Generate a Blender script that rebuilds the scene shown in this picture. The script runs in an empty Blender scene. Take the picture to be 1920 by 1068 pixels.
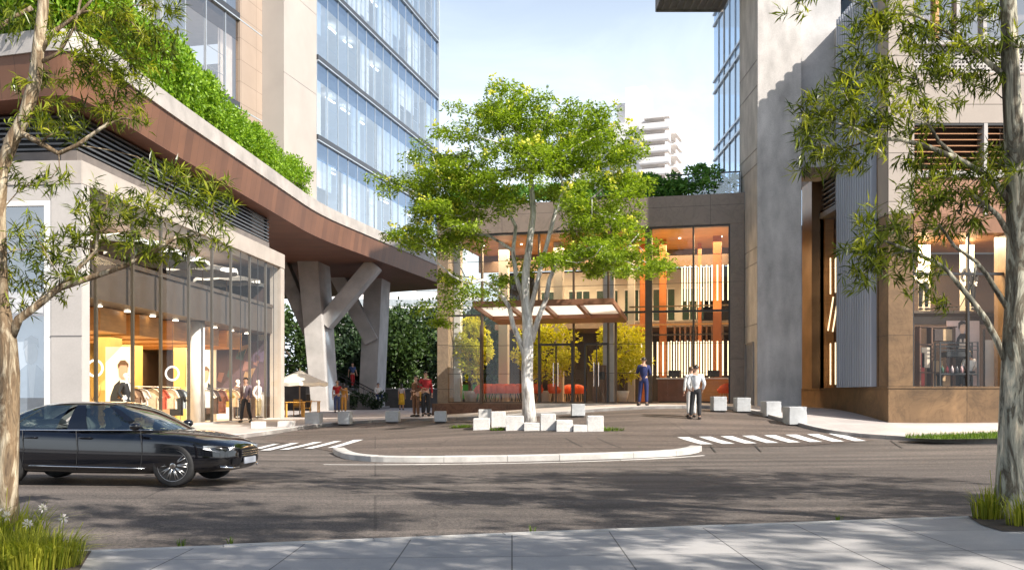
import bpy, bmesh, math, random
import numpy as np
from mathutils import Vector, Matrix
random.seed(7); np.random.seed(7)
C = bpy.context.scene.collection
S = bpy.context.scene
F, CX, HY, EYE = 1820.0, 960.0, 742.0, 1.6
R = math.radians
def X(px, d): return (px-CX)/F*d
def Z(py, d): return EYE-(py-HY)*d/F
def P3(px, py, d): return Vector((X(px, d), d, Z(py, d)))
def rnd(a, b): return random.uniform(a, b)

# ------------------------------------------------------------------ materials
MATS = {}
def nodes_of(name):
    m = bpy.data.materials.new(name); m.use_nodes = True
    nt = m.node_tree
    for n in list(nt.nodes): nt.nodes.remove(n)
    out = nt.nodes.new('ShaderNodeOutputMaterial')
    return m, nt, out
def ramp(nt, fac, stops):
    r = nt.nodes.new('ShaderNodeValToRGB')
    e = r.color_ramp.elements
    while len(e) < len(stops): e.new(.5)
    for k, (p, c) in enumerate(stops):
        e[k].position = p; e[k].color = (*c, 1)
    nt.links.new(fac, r.inputs[0]); return r.outputs[0]
def noise(nt, co, scale, detail=4, rough=.55, dist=0):
    n = nt.nodes.new('ShaderNodeTexNoise'); n.inputs['Scale'].default_value = scale
    n.inputs['Detail'].default_value = detail; n.inputs['Roughness'].default_value = rough
    n.inputs['Distortion'].default_value = dist
    nt.links.new(co, n.inputs['Vector']); return n.outputs['Fac']
def mixc(nt, fac, a, b, mode='MIX'):
    n = nt.nodes.new('ShaderNodeMix'); n.data_type = 'RGBA'; n.blend_type = mode
    for sock, v in ((n.inputs[0], fac), (n.inputs[6], a), (n.inputs[7], b)):
        if hasattr(v, 'is_linked'): nt.links.new(v, sock)
        elif isinstance(v, (int, float)): sock.default_value = v
        else: sock.default_value = (*v, 1)
    return n.outputs[2]
def mathn(nt, op, a, b=0.0):
    n = nt.nodes.new('ShaderNodeMath'); n.operation = op
    for sock, v in ((n.inputs[0], a), (n.inputs[1], b)):
        if hasattr(v, 'is_linked'): nt.links.new(v, sock)
        else: sock.default_value = v
    return n.outputs[0]
def coords(nt, scale=None):
    t = nt.nodes.new('ShaderNodeTexCoord').outputs['Object']
    if scale:
        m = nt.nodes.new('ShaderNodeMapping'); m.inputs['Scale'].default_value = scale
        nt.links.new(t, m.inputs[0]); t = m.outputs[0]
    return t
def bump(nt, h, strength, dist=.01):
    b = nt.nodes.new('ShaderNodeBump'); b.inputs['Strength'].default_value = strength
    b.inputs['Distance'].default_value = dist
    nt.links.new(h, b.inputs['Height']); return b.outputs[0]
def pm(name, col, rough=.6, var=.12, scale=3.0, metal=0, coat=0, bmp=0, bscale=40, stretch=None, spec=.5, fine=.0):
    """a surface of one colour with clouded wear"""
    if name in MATS: return MATS[name]
    m, nt, out = nodes_of(name)
    b = nt.nodes.new('ShaderNodeBsdfPrincipled'); nt.links.new(b.outputs[0], out.inputs[0])
    co = coords(nt, stretch)
    f = noise(nt, co, scale)
    lo = tuple(max(0, c*(1-var*1.6)) for c in col); hi = tuple(min(1, c*(1+var*1.3)) for c in col)
    c = ramp(nt, f, [(.28, lo), (.72, hi)])
    if fine:
        f2 = noise(nt, co, scale*30, 2)
        c = mixc(nt, fine, c, ramp(nt, f2, [(.35, (.25,)*3), (.65, (1,)*3)]), 'MULTIPLY')
    nt.links.new(c, b.inputs['Base Color'])
    b.inputs['Roughness'].default_value = rough; b.inputs['Metallic'].default_value = metal
    b.inputs['Coat Weight'].default_value = coat; b.inputs['Coat Roughness'].default_value = .04
    b.inputs['Specular IOR Level'].default_value = spec
    if bmp: nt.links.new(bump(nt, noise(nt, co, bscale, 5), bmp), b.inputs['Normal'])
    MATS[name] = m; return m
def emit(name, col, s):
    if name in MATS: return MATS[name]
    m, nt, out = nodes_of(name)
    e = nt.nodes.new('ShaderNodeEmission'); e.inputs[0].default_value = (*col, 1); e.inputs[1].default_value = s
    nt.links.new(e.outputs[0], out.inputs[0]); MATS[name] = m; return m
def glass(name, tint=(.9, .93, .92), base=.06, top=.9, rough=.0, gl=(1, 1, 1), pw=3.5):
    if name in MATS: return MATS[name]
    m, nt, out = nodes_of(name)
    t = nt.nodes.new('ShaderNodeBsdfTransparent'); t.inputs[0].default_value = (*tint, 1)
    g = nt.nodes.new('ShaderNodeBsdfGlossy'); g.inputs['Roughness'].default_value = rough; g.inputs[0].default_value = (*gl, 1)
    lw = nt.nodes.new('ShaderNodeLayerWeight'); lw.inputs[0].default_value = .5
    f = mathn(nt, 'ADD', mathn(nt, 'MULTIPLY', mathn(nt, 'POWER', lw.outputs['Facing'], pw), top), base)
    mx = nt.nodes.new('ShaderNodeMixShader'); nt.links.new(f, mx.inputs[0])
    nt.links.new(t.outputs[0], mx.inputs[1]); nt.links.new(g.outputs[0], mx.inputs[2])
    nt.links.new(mx.outputs[0], out.inputs[0]); MATS[name] = m; return m
def leafm(name, dark, light, trans=.45, gloss=.35, tcol=None):
    """leaf blades, each its own tone, lit through"""
    if name in MATS: return MATS[name]
    m, nt, out = nodes_of(name)
    b = nt.nodes.new('ShaderNodeBsdfPrincipled'); b.inputs['Roughness'].default_value = gloss
    b.inputs['Specular IOR Level'].default_value = .35
    g = nt.nodes.new('ShaderNodeNewGeometry')
    c = ramp(nt, g.outputs['Random Per Island'], [(0, dark), (.55, tuple((a+c_)/2 for a, c_ in zip(dark, light))), (1, light)])
    nt.links.new(c, b.inputs['Base Color'])
    t = nt.nodes.new('ShaderNodeBsdfTranslucent')
    nt.links.new(mixc(nt, 1.0, c, tcol or (1.0, 1.0, .45), 'MULTIPLY'), t.inputs[0])
    mx = nt.nodes.new('ShaderNodeMixShader'); mx.inputs[0].default_value = trans
    nt.links.new(b.outputs[0], mx.inputs[1]); nt.links.new(t.outputs[0], mx.inputs[2])
    nt.links.new(mx.outputs[0], out.inputs[0]); MATS[name] = m; return m

# ------------------------------------------------------------------ mesh builder
class MB:
    def __init__(s): s.v = []; s.f = []; s.m = []; s.cur = 0; s.uv = None
    def add(s, vs, fs):
        o = len(s.v); s.v.extend([tuple(p) for p in vs])
        for f in fs: s.f.append(tuple(i+o for i in f)); s.m.append(s.cur)
        return s
    def mat(s, i): s.cur = i; return s
    def box(s, x0, x1, y0, y1, z0, z1):
        vs = [(x0,y0,z0),(x1,y0,z0),(x1,y1,z0),(x0,y1,z0),(x0,y0,z1),(x1,y0,z1),(x1,y1,z1),(x0,y1,z1)]
        return s.add(vs, [(3,2,1,0),(4,5,6,7),(0,1,5,4),(1,2,6,5),(2,3,7,6),(3,0,4,7)])
    def hexa(s, b, t):
        return s.add(list(b)+list(t), [(3,2,1,0),(4,5,6,7),(0,1,5,4),(1,2,6,5),(2,3,7,6),(3,0,4,7)])
    def prism(s, pts, z0, z1):
        n = len(pts); a = sum(pts[i][0]*pts[(i+1)%n][1]-pts[(i+1)%n][0]*pts[i][1] for i in range(n))
        if a < 0: pts = pts[::-1]
        f = lambda z, k: z[k] if isinstance(z, (list, tuple)) else z
        vs = [(p[0],p[1],f(z0,k)) for k,p in enumerate(pts)]+[(p[0],p[1],f(z1,k)) for k,p in enumerate(pts)]
        return s.add(vs, [tuple(range(n-1,-1,-1)), tuple(range(n,2*n))]+[(i,(i+1)%n,n+(i+1)%n,n+i) for i in range(n)])
    def plate(s, pts3, nrm, th):
        """thick flat outline in any plane"""
        n = len(pts3); N = Vector(nrm)*th
        vs = [Vector(p) for p in pts3]+[Vector(p)+N for p in pts3]
        return s.add(vs, [tuple(range(n-1,-1,-1)), tuple(range(n,2*n))]+[(i,(i+1)%n,n+(i+1)%n,n+i) for i in range(n)])
    def tube(s, pts, rad, n=8, cap=True, flat=1.0):
        pts = [Vector(p) for p in pts]
        if not isinstance(rad, (list, tuple)): rad = [rad]*len(pts)
        vs = []; up = Vector((0,0,1)); prev = None
        for i, p in enumerate(pts):
            t = (pts[min(i+1,len(pts)-1)]-pts[max(i-1,0)])
            if t.length < 1e-9: t = Vector((0,0,1))
            t.normalize()
            if prev is None:
                a = t.cross(up) if abs(t.z) < .95 else t.cross(Vector((0,1,0)))
            else: a = prev-t*prev.dot(t)
            if a.length < 1e-6: a = t.orthogonal()
            a.normalize(); b = t.cross(a); prev = a
            for k in range(n):
                w = 2*math.pi*k/n
                vs.append(p+(a*math.cos(w)+b*math.sin(w)*flat)*rad[i])
        fs = []
        for i in range(len(pts)-1):
            for k in range(n):
                fs.append((i*n+k, i*n+(k+1)%n, (i+1)*n+(k+1)%n, (i+1)*n+k))
        if cap: fs += [tuple(range(n-1,-1,-1)), tuple(range((len(pts)-1)*n, len(pts)*n))]
        return s.add(vs, fs)
    def lathe(s, prof, n=16, c=(0,0,0), axis='z'):
        vs = []; fs = []
        for r, z in prof:
            for k in range(n):
                w = 2*math.pi*k/n; a, b = r*math.cos(w), r*math.sin(w)
                p = (a,b,z) if axis == 'z' else ((a,z,b) if axis == 'y' else (z,a,b))
                vs.append((p[0]+c[0], p[1]+c[1], p[2]+c[2]))
        for i in range(len(prof)-1):
            for k in range(n): fs.append((i*n+k, i*n+(k+1)%n, (i+1)*n+(k+1)%n, (i+1)*n+k))
        fs += [tuple(range(n-1,-1,-1)), tuple(range((len(prof)-1)*n, len(prof)*n))]
        return s.add(vs, fs)
    def ball(s, c, r, n=10, m=7):
        if not isinstance(r, (tuple, list)): r = (r, r, r)
        pr = [(math.sin(math.pi*i/m), -math.cos(math.pi*i/m)) for i in range(m+1)]
        vs = [(c[0]+r[0]*a*math.cos(2*math.pi*k/n), c[1]+r[1]*a*math.sin(2*math.pi*k/n), c[2]+r[2]*z) for a, z in pr for k in range(n)]
        fs = [(i*n+k, i*n+(k+1)%n, (i+1)*n+(k+1)%n, (i+1)*n+k) for i in range(m) for k in range(n)]
        return s.add(vs, fs)
    def build(s, name, mats, parent=None, smooth=False, bevel=0, loc=None, rz=0, weld=False):
        me = bpy.data.meshes.new(name)
        me.from_pydata(s.v, [], s.f)
        if not isinstance(mats, (list, tuple)): mats = [mats]
        for m in mats: me.materials.append(m)
        if len(mats) > 1: me.polygons.foreach_set('material_index', s.m)
        if smooth: me.polygons.foreach_set('use_smooth', [True]*len(me.polygons))
        if bevel or weld:
            bm = bmesh.new(); bm.from_mesh(me)
            bmesh.ops.remove_doubles(bm, verts=bm.verts, dist=1e-5)
            if bevel:
                es = [e for e in bm.edges if len(e.link_faces) == 2 and e.calc_face_angle(0) > .6]
                bmesh.ops.bevel(bm, geom=es, offset=bevel, segments=2, affect='EDGES', clamp_overlap=True)
            bm.to_mesh(me); bm.free()
        me.update()
        o = bpy.data.objects.new(name, me); C.objects.link(o)
        if parent: o.parent = parent
        if loc is not None: o.location = loc
        o.rotation_euler.z = rz
        return o
def tag(o, label=None, cat=None, group=None, kind=None):
    if label: o['label'] = label
    if cat: o['category'] = cat
    if group: o['group'] = group
    if kind: o['kind'] = kind
    return o
def thing(name, label, cat, loc=(0,0,0), rz=0, group=None):
    o = bpy.data.objects.new(name, None); C.objects.link(o); o.empty_display_size = .2
    o.location = loc; o.rotation_euler.z = rz
    return tag(o, label, cat, group)
def copy_tree(o, parent=None):
    c = o.copy(); C.objects.link(c)
    if parent: c.parent = parent
    for ch in list(o.children): copy_tree(ch, c)
    return c
def ring_copy(o, loc, rz=0, label=None, scale=None):
    c = copy_tree(o); c.location = loc; c.rotation_euler.z = rz
    if label: c['label'] = label
    if scale: c.scale = scale
    return c

# ------------------------------------------------------------------ terrain
CP = np.array([(-30,-10,-.2),(0,-10,0),(30,-10,.2),(-12,4,-.10),(0,4,0),(10,4,.10),(-12,10,-.04),(-4,10,-.03),(0,10.5,0),(5,11.5,.07),(12,12,.12),
 (-12,17,.05),(-6,17,.05),(0,17,.03),(7,17,.08),(14,18,.15),(-14,23,.1),(-4.3,23.5,.012),(0,24,.05),(4.6,24.5,.10),(13,24,.17),(12.7,27.5,.24),(22,27.5,.33),
 (10,29,.34),(5,29,.33),(0,29,.37),(-6,29,.17),(-8.2,31,.26),(-13,27,.35),(.6,33,.72),(6,31.7,.80),(12.4,32,.60),(20,32,.66),(12.4,41,1.0),(5,37,1.15),(9.3,39,1.16),
 (-3.2,42,.66),(-4.7,50.5,.47),(-10.7,45.7,.44),(-7.4,65,.58),(-10,57,.60),(0,50,.8),(-20,40,.43),(-20,60,.5),(25,40,.9),(0,90,.6),(-40,90,.6),(40,90,.8),(-40,20,.0),(40,20,.3)])
def _phi(r): return np.where(r > 1e-9, r*r*np.log(np.maximum(r, 1e-9)), 0)
def _solve():
    n = len(CP); xy = CP[:, :2]/20
    K = _phi(np.linalg.norm(xy[:, None]-xy[None], axis=2))+np.eye(n)*.004
    Pm = np.c_[np.ones(n), xy]
    A = np.block([[K, Pm], [Pm.T, np.zeros((3, 3))]])
    return np.linalg.solve(A, np.r_[CP[:, 2], 0, 0, 0]), xy
_W, _XY = _solve()
def Gv(xs, ys):
    xs = np.atleast_1d(np.asarray(xs, float)); ys = np.atleast_1d(np.asarray(ys, float))
    q = np.c_[np.clip(xs, -45, 45), np.clip(ys, -12, 95)]/20
    k = _phi(np.linalg.norm(q[:, None]-_XY[None], axis=2))
    return k@_W[:len(CP)]+_W[-3]+q@_W[-2:]
def G(x, y): return float(Gv(x, y)[0])
def gp(px, py, off=0.0):
    """where the ray through a picture point meets the ground"""
    ds = np.linspace(3, 110, 1400)
    e = EYE-(py-HY)*ds/F-Gv((px-CX)/F*ds, ds)-off
    k = np.where(e <= 0)[0]
    d = ds[k[0]] if len(k) else 110.0
    if len(k) and k[0] > 0:
        a = e[k[0]-1]; b = e[k[0]]; d = ds[k[0]-1]+(ds[k[0]]-ds[k[0]-1])*a/(a-b)
    return Vector((X(px, d), d, G(X(px, d), d)+off))
def drape(name, poly, off, mat, skirt=0, step=.7):
    bm = bmesh.new()
    vs = [bm.verts.new((p[0], p[1], 0)) for p in poly]
    f = bm.faces.new(vs); f.normal_update()
    if f.normal.z < 0: f.normal_flip()
    bmesh.ops.triangulate(bm, faces=bm.faces[:])
    for ax in (0, 1):
        lo = min(p[ax] for p in poly); hi = max(p[ax] for p in poly)
        k = math.ceil(lo/step)*step
        while k < hi:
            co = [0,0,0]; co[ax] = k; no = [0,0,0]; no[ax] = 1
            bmesh.ops.bisect_plane(bm, geom=bm.verts[:]+bm.edges[:]+bm.faces[:], plane_co=co, plane_no=no, dist=1e-5)
            st = step if abs(k) < 46 and k < 70 else step*4
            k += st
    zs = Gv([v.co.x for v in bm.verts], [v.co.y for v in bm.verts])
    for v, z in zip(bm.verts, zs): v.co.z = z+off
    if skirt:
        es = [e for e in bm.edges if e.is_boundary]
        r = bmesh.ops.extrude_edge_only(bm, edges=es)
        for v in r['geom']:
            if isinstance(v, bmesh.types.BMVert): v.co.z -= skirt
        bmesh.ops.recalc_face_normals(bm, faces=bm.faces[:])
    me = bpy.data.meshes.new(name); bm.to_mesh(me); bm.free(); me.materials.append(mat)
    o = bpy.data.objects.new(name, me); C.objects.link(o); return tag(o, kind='structure')
def resample(pts, step):
    out = [Vector(pts[0][:2])]
    for a, b in zip(pts[:-1], pts[1:]):
        a = Vector(a[:2]); b = Vector(b[:2]); n = max(1, int((b-a).length/step))
        for k in range(1, n+1): out.append(a.lerp(b, k/n))
    return out
def smooth_path(pts, it=2):
    pts = [Vector(p[:2]) for p in pts]
    for _ in range(it):
        q = [pts[0]]
        for a, b in zip(pts[:-1], pts[1:]): q += [a.lerp(b, .25), a.lerp(b, .75)]
        pts = q+[pts[-1]]
    return pts
def kerb(mb, pts, w, z0, z1, side=1, step=.3, stone=1.2, gap=.006):
    """kerb stones butted end to end with open joints"""
    pts = resample(pts, step); n = len(pts); L = []; Rr = []; per = max(1, int(stone/step))
    for i, p in enumerate(pts):
        t = (pts[min(i+1,n-1)]-pts[max(i-1,0)]).normalized(); nn = Vector((-t.y, t.x))*side
        L.append(p); Rr.append(p+nn*w)
    zl = Gv([p.x for p in L], [p.y for p in L])
    for i0 in range(0, n-1, per):
        i1 = min(n-1, i0+per); vs = []; m = i1-i0+1; dz = random.uniform(-.004, .004)
        for i in range(i0, i1+1):
            a, b, z = L[i], Rr[i], zl[i]
            if i in (i0, i1) and 0 < i < n-1:
                j = i+1 if i == i0 else i-1; d = (L[j]-a).normalized()*gap; a = a+d; b = b+d
            vs += [(a.x,a.y,z+z0),(a.x,a.y,z+z1-.018+dz),(a.x+(b.x-a.x)*.1,a.y+(b.y-a.y)*.1,z+z1+dz),(b.x,b.y,z+z1+dz),(b.x,b.y,z+z0)]
        fs = [(i*5+k, i*5+k+1, i*5+5+k+1, i*5+5+k) for i in range(m-1) for k in range(4)]
        fs += [(0,1,2,3,4), tuple((m-1)*5+k for k in (4,3,2,1,0))]
        mb.add(vs, fs)
# ------------------------------------------------------------------ people (skinned bodies)
def skin_eval(name, P, E, rad, root, mat, parent, sub=1, extra=None):
    ids = list(P); ix = {k: i for i, k in enumerate(ids)}
    me = bpy.data.meshes.new(name); me.from_pydata([tuple(P[k]) for k in ids], [(ix[a], ix[b]) for a, b in E], [])
    o = bpy.data.objects.new(name, me); C.objects.link(o)
    md = o.modifiers.new('skin', 'SKIN'); md.use_smooth_shade = True
    sv = me.skin_vertices[0].data
    for k in ids:
        r = rad[k]; sv[ix[k]].radius = r if isinstance(r, tuple) else (r, r)
        sv[ix[k]].use_root = (k == root)
    if sub: o.modifiers.new('sub', 'SUBSURF').levels = sub
    dg = bpy.context.evaluated_depsgraph_get(); dg.update()
    m2 = bpy.data.meshes.new_from_object(o.evaluated_get(dg), depsgraph=dg)
    o.modifiers.clear(); o.data = m2; bpy.data.meshes.remove(me)
    if extra:
        bm = bmesh.new(); bm.from_mesh(m2); t = bpy.data.meshes.new('t'); t.from_pydata([tuple(v) for v in extra.v], [], extra.f); bm.from_mesh(t); bm.to_mesh(m2); bm.free(); bpy.data.meshes.remove(t)
    m2.materials.clear(); m2.materials.append(mat)
    m2.polygons.foreach_set('use_smooth', [True]*len(m2.polygons))
    o.parent = parent; return o
SKIN = pm('skin_tone', (.50,.30,.21), .5, .06); SKIN_D = pm('skin_tone_deep', (.30,.17,.11), .5, .06)
def cloth(name, c): return pm('cloth_'+name, c, .85, .12, 9, bmp=.15, bscale=60)
HAIR = pm('dark_hair', (.025,.018,.014), .45, .2, 20); HAIRB = pm('brown_hair', (.11,.06,.03), .45, .2, 20)
SHOE = pm('shoe_leather', (.03,.022,.02), .35, .1)
def person(label, loc, rz, h=1.75, top=None, bottom=None, hair=HAIR, skin=SKIN, arms='down', legs='stand', slim=1.0, jacket=True, long_hair=False, skirt=False, short=False, group=None, shirt=None, sleeves=True, head_dip=0):
    t = thing('person', label, 'person', loc, rz, group); k = h/1.75
    J = {'pel': (0,0,.95), 'wai': (0,-.01,1.10), 'che': (0,0,1.28), 'upc': (0,.01,1.42), 'nec': (0,.0,1.50), 'jaw': (0,-.025,1.565), 'hea': (0,-.012,1.645), 'cro': (0,-.002,1.715)}
    for s, n in ((-1,'l'), (1,'r')):
        J['sh'+n] = (.175*s*slim,.01,1.41); J['hi'+n] = (.09*s,0,.91); J['kn'+n] = (.10*s,-.01,.50); J['an'+n] = (.105*s,.02,.09); J['to'+n] = (.125*s,-.14,.035)
        J['el'+n] = (.235*s*slim,.03,1.13); J['wr'+n] = (.25*s*slim,-.03,.88); J['ha'+n] = (.25*s*slim,-.05,.80)
    def put(n, e, w, hd): J['el'+n] = e; J['wr'+n] = w; J['ha'+n] = hd
    if 'fold' in arms: put('l', (-.25,-.05,1.16), (-.03,-.20,1.17), (.06,-.20,1.19)); put('r', (.25,-.05,1.16), (.05,-.22,1.13), (-.05,-.23,1.13))
    if 'phone' in arms: put('r', (.25,-.07,1.17), (.17,-.24,1.34), (.13,-.25,1.42)); put('l', (-.24,.0,1.14), (-.14,-.18,1.12), (-.06,-.22,1.14))
    if 'pocket' in arms: put('r', (.27,.08,1.14), (.20,-.04,.95), (.17,-.07,.89)); put('l', (-.27,.08,1.14), (-.20,-.04,.95), (-.17,-.07,.89))
    if 'aroundr' in arms: put('r', (.33,.10,1.27), (.47,.17,1.25), (.55,.16,1.23))
    if 'aroundl' in arms: put('l', (-.33,.10,1.27), (-.47,.17,1.25), (-.55,.16,1.23))
    if 'reachl' in arms: put('l', (-.30,-.06,1.18), (-.12,-.26,1.10), (-.03,-.30,1.09))
    if 'reachr' in arms: put('r', (.30,-.06,1.18), (.12,-.26,1.10), (.03,-.30,1.09))
    if 'lap' in arms: put('l', (-.24,-.06,1.15), (-.12,-.26,1.03), (-.07,-.33,1.02)); put('r', (.24,-.06,1.15), (.12,-.26,1.03), (.07,-.33,1.02))
    if legs == 'walk':
        J['knl'] = (-.10,-.14,.51); J['anl'] = (-.10,-.20,.10); J['tol'] = (-.11,-.36,.05)
        J['knr'] = (.10,.04,.50); J['anr'] = (.10,.27,.14); J['tor'] = (.11,.13,.035)
        put('l', (-.24,.14,1.15), (-.25,.16,.90), (-.25,.14,.82)); put('r', (.24,-.06,1.15), (.25,-.18,.93), (.25,-.22,.86))
    if legs == 'casual':
        J['knr'] = (.13,-.06,.50); J['anr'] = (.17,-.04,.09); J['tor'] = (.24,-.17,.035)
    if legs == 'sit':
        dz = .46-.93
        for q in ('kn','an','to'):
            for n, s in (('l',-1), ('r',1)):
                J[q+n] = {'kn': (.13*s,-.42,.53-.0), 'an': (.13*s,-.38,.09), 'to': (.14*s,-.54,.035)}[q]
        for q in list(J):
            if q[:2] not in ('kn','an','to'): J[q] = (J[q][0], J[q][1], J[q][2]+dz+.06)
    J = {a: Vector(b)*k for a, b in J.items()}
    if head_dip:
        for q in ('jaw','hea','cro'): J[q] = J[q]+Vector((0,-head_dip*(1 if q == 'cro' else .7),-head_dip*.4))
    rad = {'pel': .125, 'wai': .115, 'che': .13, 'upc': .10, 'nec': .052, 'jaw': (.062,.066), 'hea': (.078,.088), 'cro': (.055,.065)}
    for n in 'lr': rad.update({'sh'+n: .062, 'el'+n: .042, 'wr'+n: .029, 'ha'+n: .036, 'hi'+n: .092, 'kn'+n: .058, 'an'+n: .040, 'to'+n: .038})
    rad = {a: (tuple(q*k for q in b) if isinstance(b, tuple) else b*k) for a, b in rad.items()}
    E = [('pel','wai'),('wai','che'),('che','upc'),('upc','nec'),('nec','jaw'),('jaw','hea'),('hea','cro')]
    for n in 'lr': E += [('upc','sh'+n),('sh'+n,'el'+n),('el'+n,'wr'+n),('wr'+n,'ha'+n),('pel','hi'+n),('hi'+n,'kn'+n),('kn'+n,'an'+n),('an'+n,'to'+n)]
    ex = MB()
    for n, s in (('l',-1), ('r',1)):          # five fingers on each palm
        d = (J['ha'+n]-J['wr'+n]).normalized(); side = d.cross(Vector((0,1,0)))
        if side.length < .2: side = d.cross(Vector((1,0,0)))
        side.normalize(); inn = d.cross(side)
        for q in range(4):
            b = J['ha'+n]+side*(q-1.5)*.017*k+d*.02*k; L = (.060,.074,.078,.064)[q]*k
            ex.tube([b, b+d*L*.5+inn*.006, b+d*L*.85+inn*.022], [.0085*k,.0078*k,.006*k], 5)
        b = J['ha'+n]-side*.032*k-d*.02*k
        ex.tube([b, b-side*.02*k+d*.035*k, b-side*.018*k+d*.062*k+inn*.01], [.0105*k,.0095*k,.007*k], 5)
    hc = J['hea']; fy = hc.y-.086*k
    ex.add([hc+Vector(v)*k for v in ((0,-.112,-.022),(-.014,-.084,-.028),(.014,-.084,-.028),(0,-.084,.022))], [(0,1,3),(0,3,2),(0,2,1)])     # nose
    for s in (-1,1): ex.ball(hc+Vector((.082*s,.008,-.01))*k, (.012*k,.022*k,.033*k), 6, 5)                      # ears
    skin_eval('body', J, E, rad, 'pel', skin, t, 1, ex)
    for s in (-1,1): fm = MB(); fm.ball(hc+Vector((.031*s,-.083,.012))*k, (.014*k,.007*k,.007*k), 6, 4); fm.build('eye', HAIR, t, True)
    fm = MB(); fm.ball(hc+Vector((0,-.085,-.058))*k, (.024*k,.008*k,.007*k), 8, 4); fm.build('mouth', pm('lips', (.35,.12,.10), .5), t, True)
    # hair: a cap that leaves the face free
    hb = MB(); n, m = 14, 8; vs = []; fs = []
    for i in range(m+1):
        el = math.pi/2-i/m*math.pi*(.66 if long_hair else .56)
        for j in range(n):
            a = 2*math.pi*j/n; front = max(0, -math.sin(a))
            e2 = max(el, .22+.25*front) if front > .35 else el
            r = 1+.04*math.sin(5*a+i)
            vs.append(hc+Vector((.092*r*math.cos(e2)*math.cos(a), .012+.104*r*math.cos(e2)*math.sin(a), .022+.098*r*math.sin(e2)))*k)
    for i in range(m):
        for j in range(n): fs.append((i*n+j, i*n+(j+1)%n, (i+1)*n+(j+1)%n, (i+1)*n+j))
    hb.add(vs, fs)
    if long_hair: hb.tube([hc+Vector((0,.07,.03))*k, hc+Vector((0,.095,-.08))*k, hc+Vector((0,.095,-.20))*k, hc+Vector((0,.08,-.27))*k], [.075*k,.085*k,.075*k,.03*k], 10)
    hb.build('hair', hair, t, True)
    g = .022*k
    if top:
        ids = ['wai','che','upc','shl','elx','shr','elr']
        P = {q: J[q] for q in ('wai','che','upc','shl','shr','ell','elr')}
        P['hem'] = J['pel']+Vector((0,0,-.10 if jacket else .0))*k
        P['col'] = J['upc']+Vector((0,0,.055))*k
        r2 = {'wai': .128*k, 'che': .150*k, 'upc': .118*k, 'shl': .082*k, 'shr': .082*k, 'ell': .060*k, 'elr': .060*k, 'hem': (.175*k,.135*k), 'col': .066*k}
        if not jacket: r2['hem'] = .135*k
        EE = [('hem','wai'),('wai','che'),('che','upc'),('upc','col'),('upc','shl'),('upc','shr'),('shl','ell'),('shr','elr')]
        if short: P['ell'] = J['shl'].lerp(J['ell'], .6); P['elr'] = J['shr'].lerp(J['elr'], .6)
        elif sleeves:
            for n in 'lr': P['cu'+n] = J['el'+n].lerp(J['wr'+n], .93); r2['cu'+n] = .047*k; EE.append(('el'+n, 'cu'+n))
        if not sleeves:
            for q in ('ell','elr'): del P[q]; EE = [e for e in EE if q not in e]
        jk = skin_eval('jacket' if jacket else 'shirt', P, EE, r2, 'che', top, t, 1)
        if shirt:
            sb = MB(); y = -.155*k
            sb.add([Vector(v)*k for v in ((-.055,-.118,1.44),(.055,-.118,1.44),(.012,-.178,1.16),(-.012,-.178,1.16))], [(0,3,2,1)]); sb.build('shirt_front', shirt, t)
    if bottom:
        if skirt:
            sb = MB(); z = [J['wai'].z+.02, J['pel'].z, .62*k, .35*k]; sb.lathe([(.13*k,z[0]),(.18*k,z[1]),(.20*k,z[2]),(.22*k,z[3])], 14); sb.build('skirt', bottom, t, True)
        else:
            P = {'top': J['pel'].lerp(J['wai'], .7), 'pel': J['pel']}; r2 = {'top': .128*k, 'pel': .142*k}; EE = [('top','pel')]
            for n in 'lr':
                P.update({'hi'+n: J['hi'+n], 'kn'+n: J['kn'+n], 'an'+n: J['an'+n]+(J['kn'+n]-J['an'+n])*.03}); r2.update({'hi'+n: .108*k, 'kn'+n: .078*k, 'an'+n: .066*k})
                EE += [('pel','hi'+n),('hi'+n,'kn'+n),('kn'+n,'an'+n)]
            skin_eval('trousers', P, EE, r2, 'pel', bottom, t, 1)
    for n in 'lr':
        a, b = J['an'+n], J['to'+n]; sb = MB(); d = (b-a); d.z = 0; d.normalize(); z = min(a.z, b.z+.05)
        sb.tube([a-d*.06*k+Vector((0,0,-.035*k)), a+d*.02*k+Vector((0,0,-.03*k)), b+d*.01*k+Vector((0,0,.005*k)), b+d*.075*k], [.040*k,.052*k,.047*k,.022*k], 9)
        for i, v in enumerate(sb.v): sb.v[i] = (v[0], v[1], max(v[2], .004))
        sb.build('shoe', SHOE, t, True)
    return t
def place(px, py, off=.125): return gp(px, py, off)
WHITE_C = cloth('white', (.72,.71,.69)); BLACK_C = cloth('black', (.022,.022,.025)); NAVY = cloth('navy', (.018,.026,.10)); RED_C = cloth('red', (.34,.018,.022))
MUST = cloth('mustard', (.52,.27,.06)); JEANS = cloth('denim', (.05,.08,.20)); BROWN_C = cloth('brown', (.13,.065,.035)); YEL = cloth('yellow', (.62,.38,.03)); GREY_C = cloth('grey', (.17,.17,.18)); LIL = cloth('lilac_white', (.55,.50,.52)); PLUM = cloth('plum_grey', (.16,.12,.14))
p = place(1305, 786, 0); person('man in a pale grey jacket and black trousers on the drive, seen from behind', p, R(170), 1.79, cloth('pale_grey', (.60,.61,.62)), BLACK_C, arms='pocket', legs='casual')
person('person all in white half hidden behind the man in the pale grey jacket', p+Vector((-.05,.55,G(p.x-.05,p.y+.55)-p.z)), R(185), 1.70, WHITE_C, cloth('off_white', (.58,.57,.55)), hair=HAIRB, arms='down')
p = place(1207, 760); person('man in a navy blue suit facing the lobby glass', p, R(165), 1.80, NAVY, NAVY, arms='phone', legs='casual')
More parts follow.
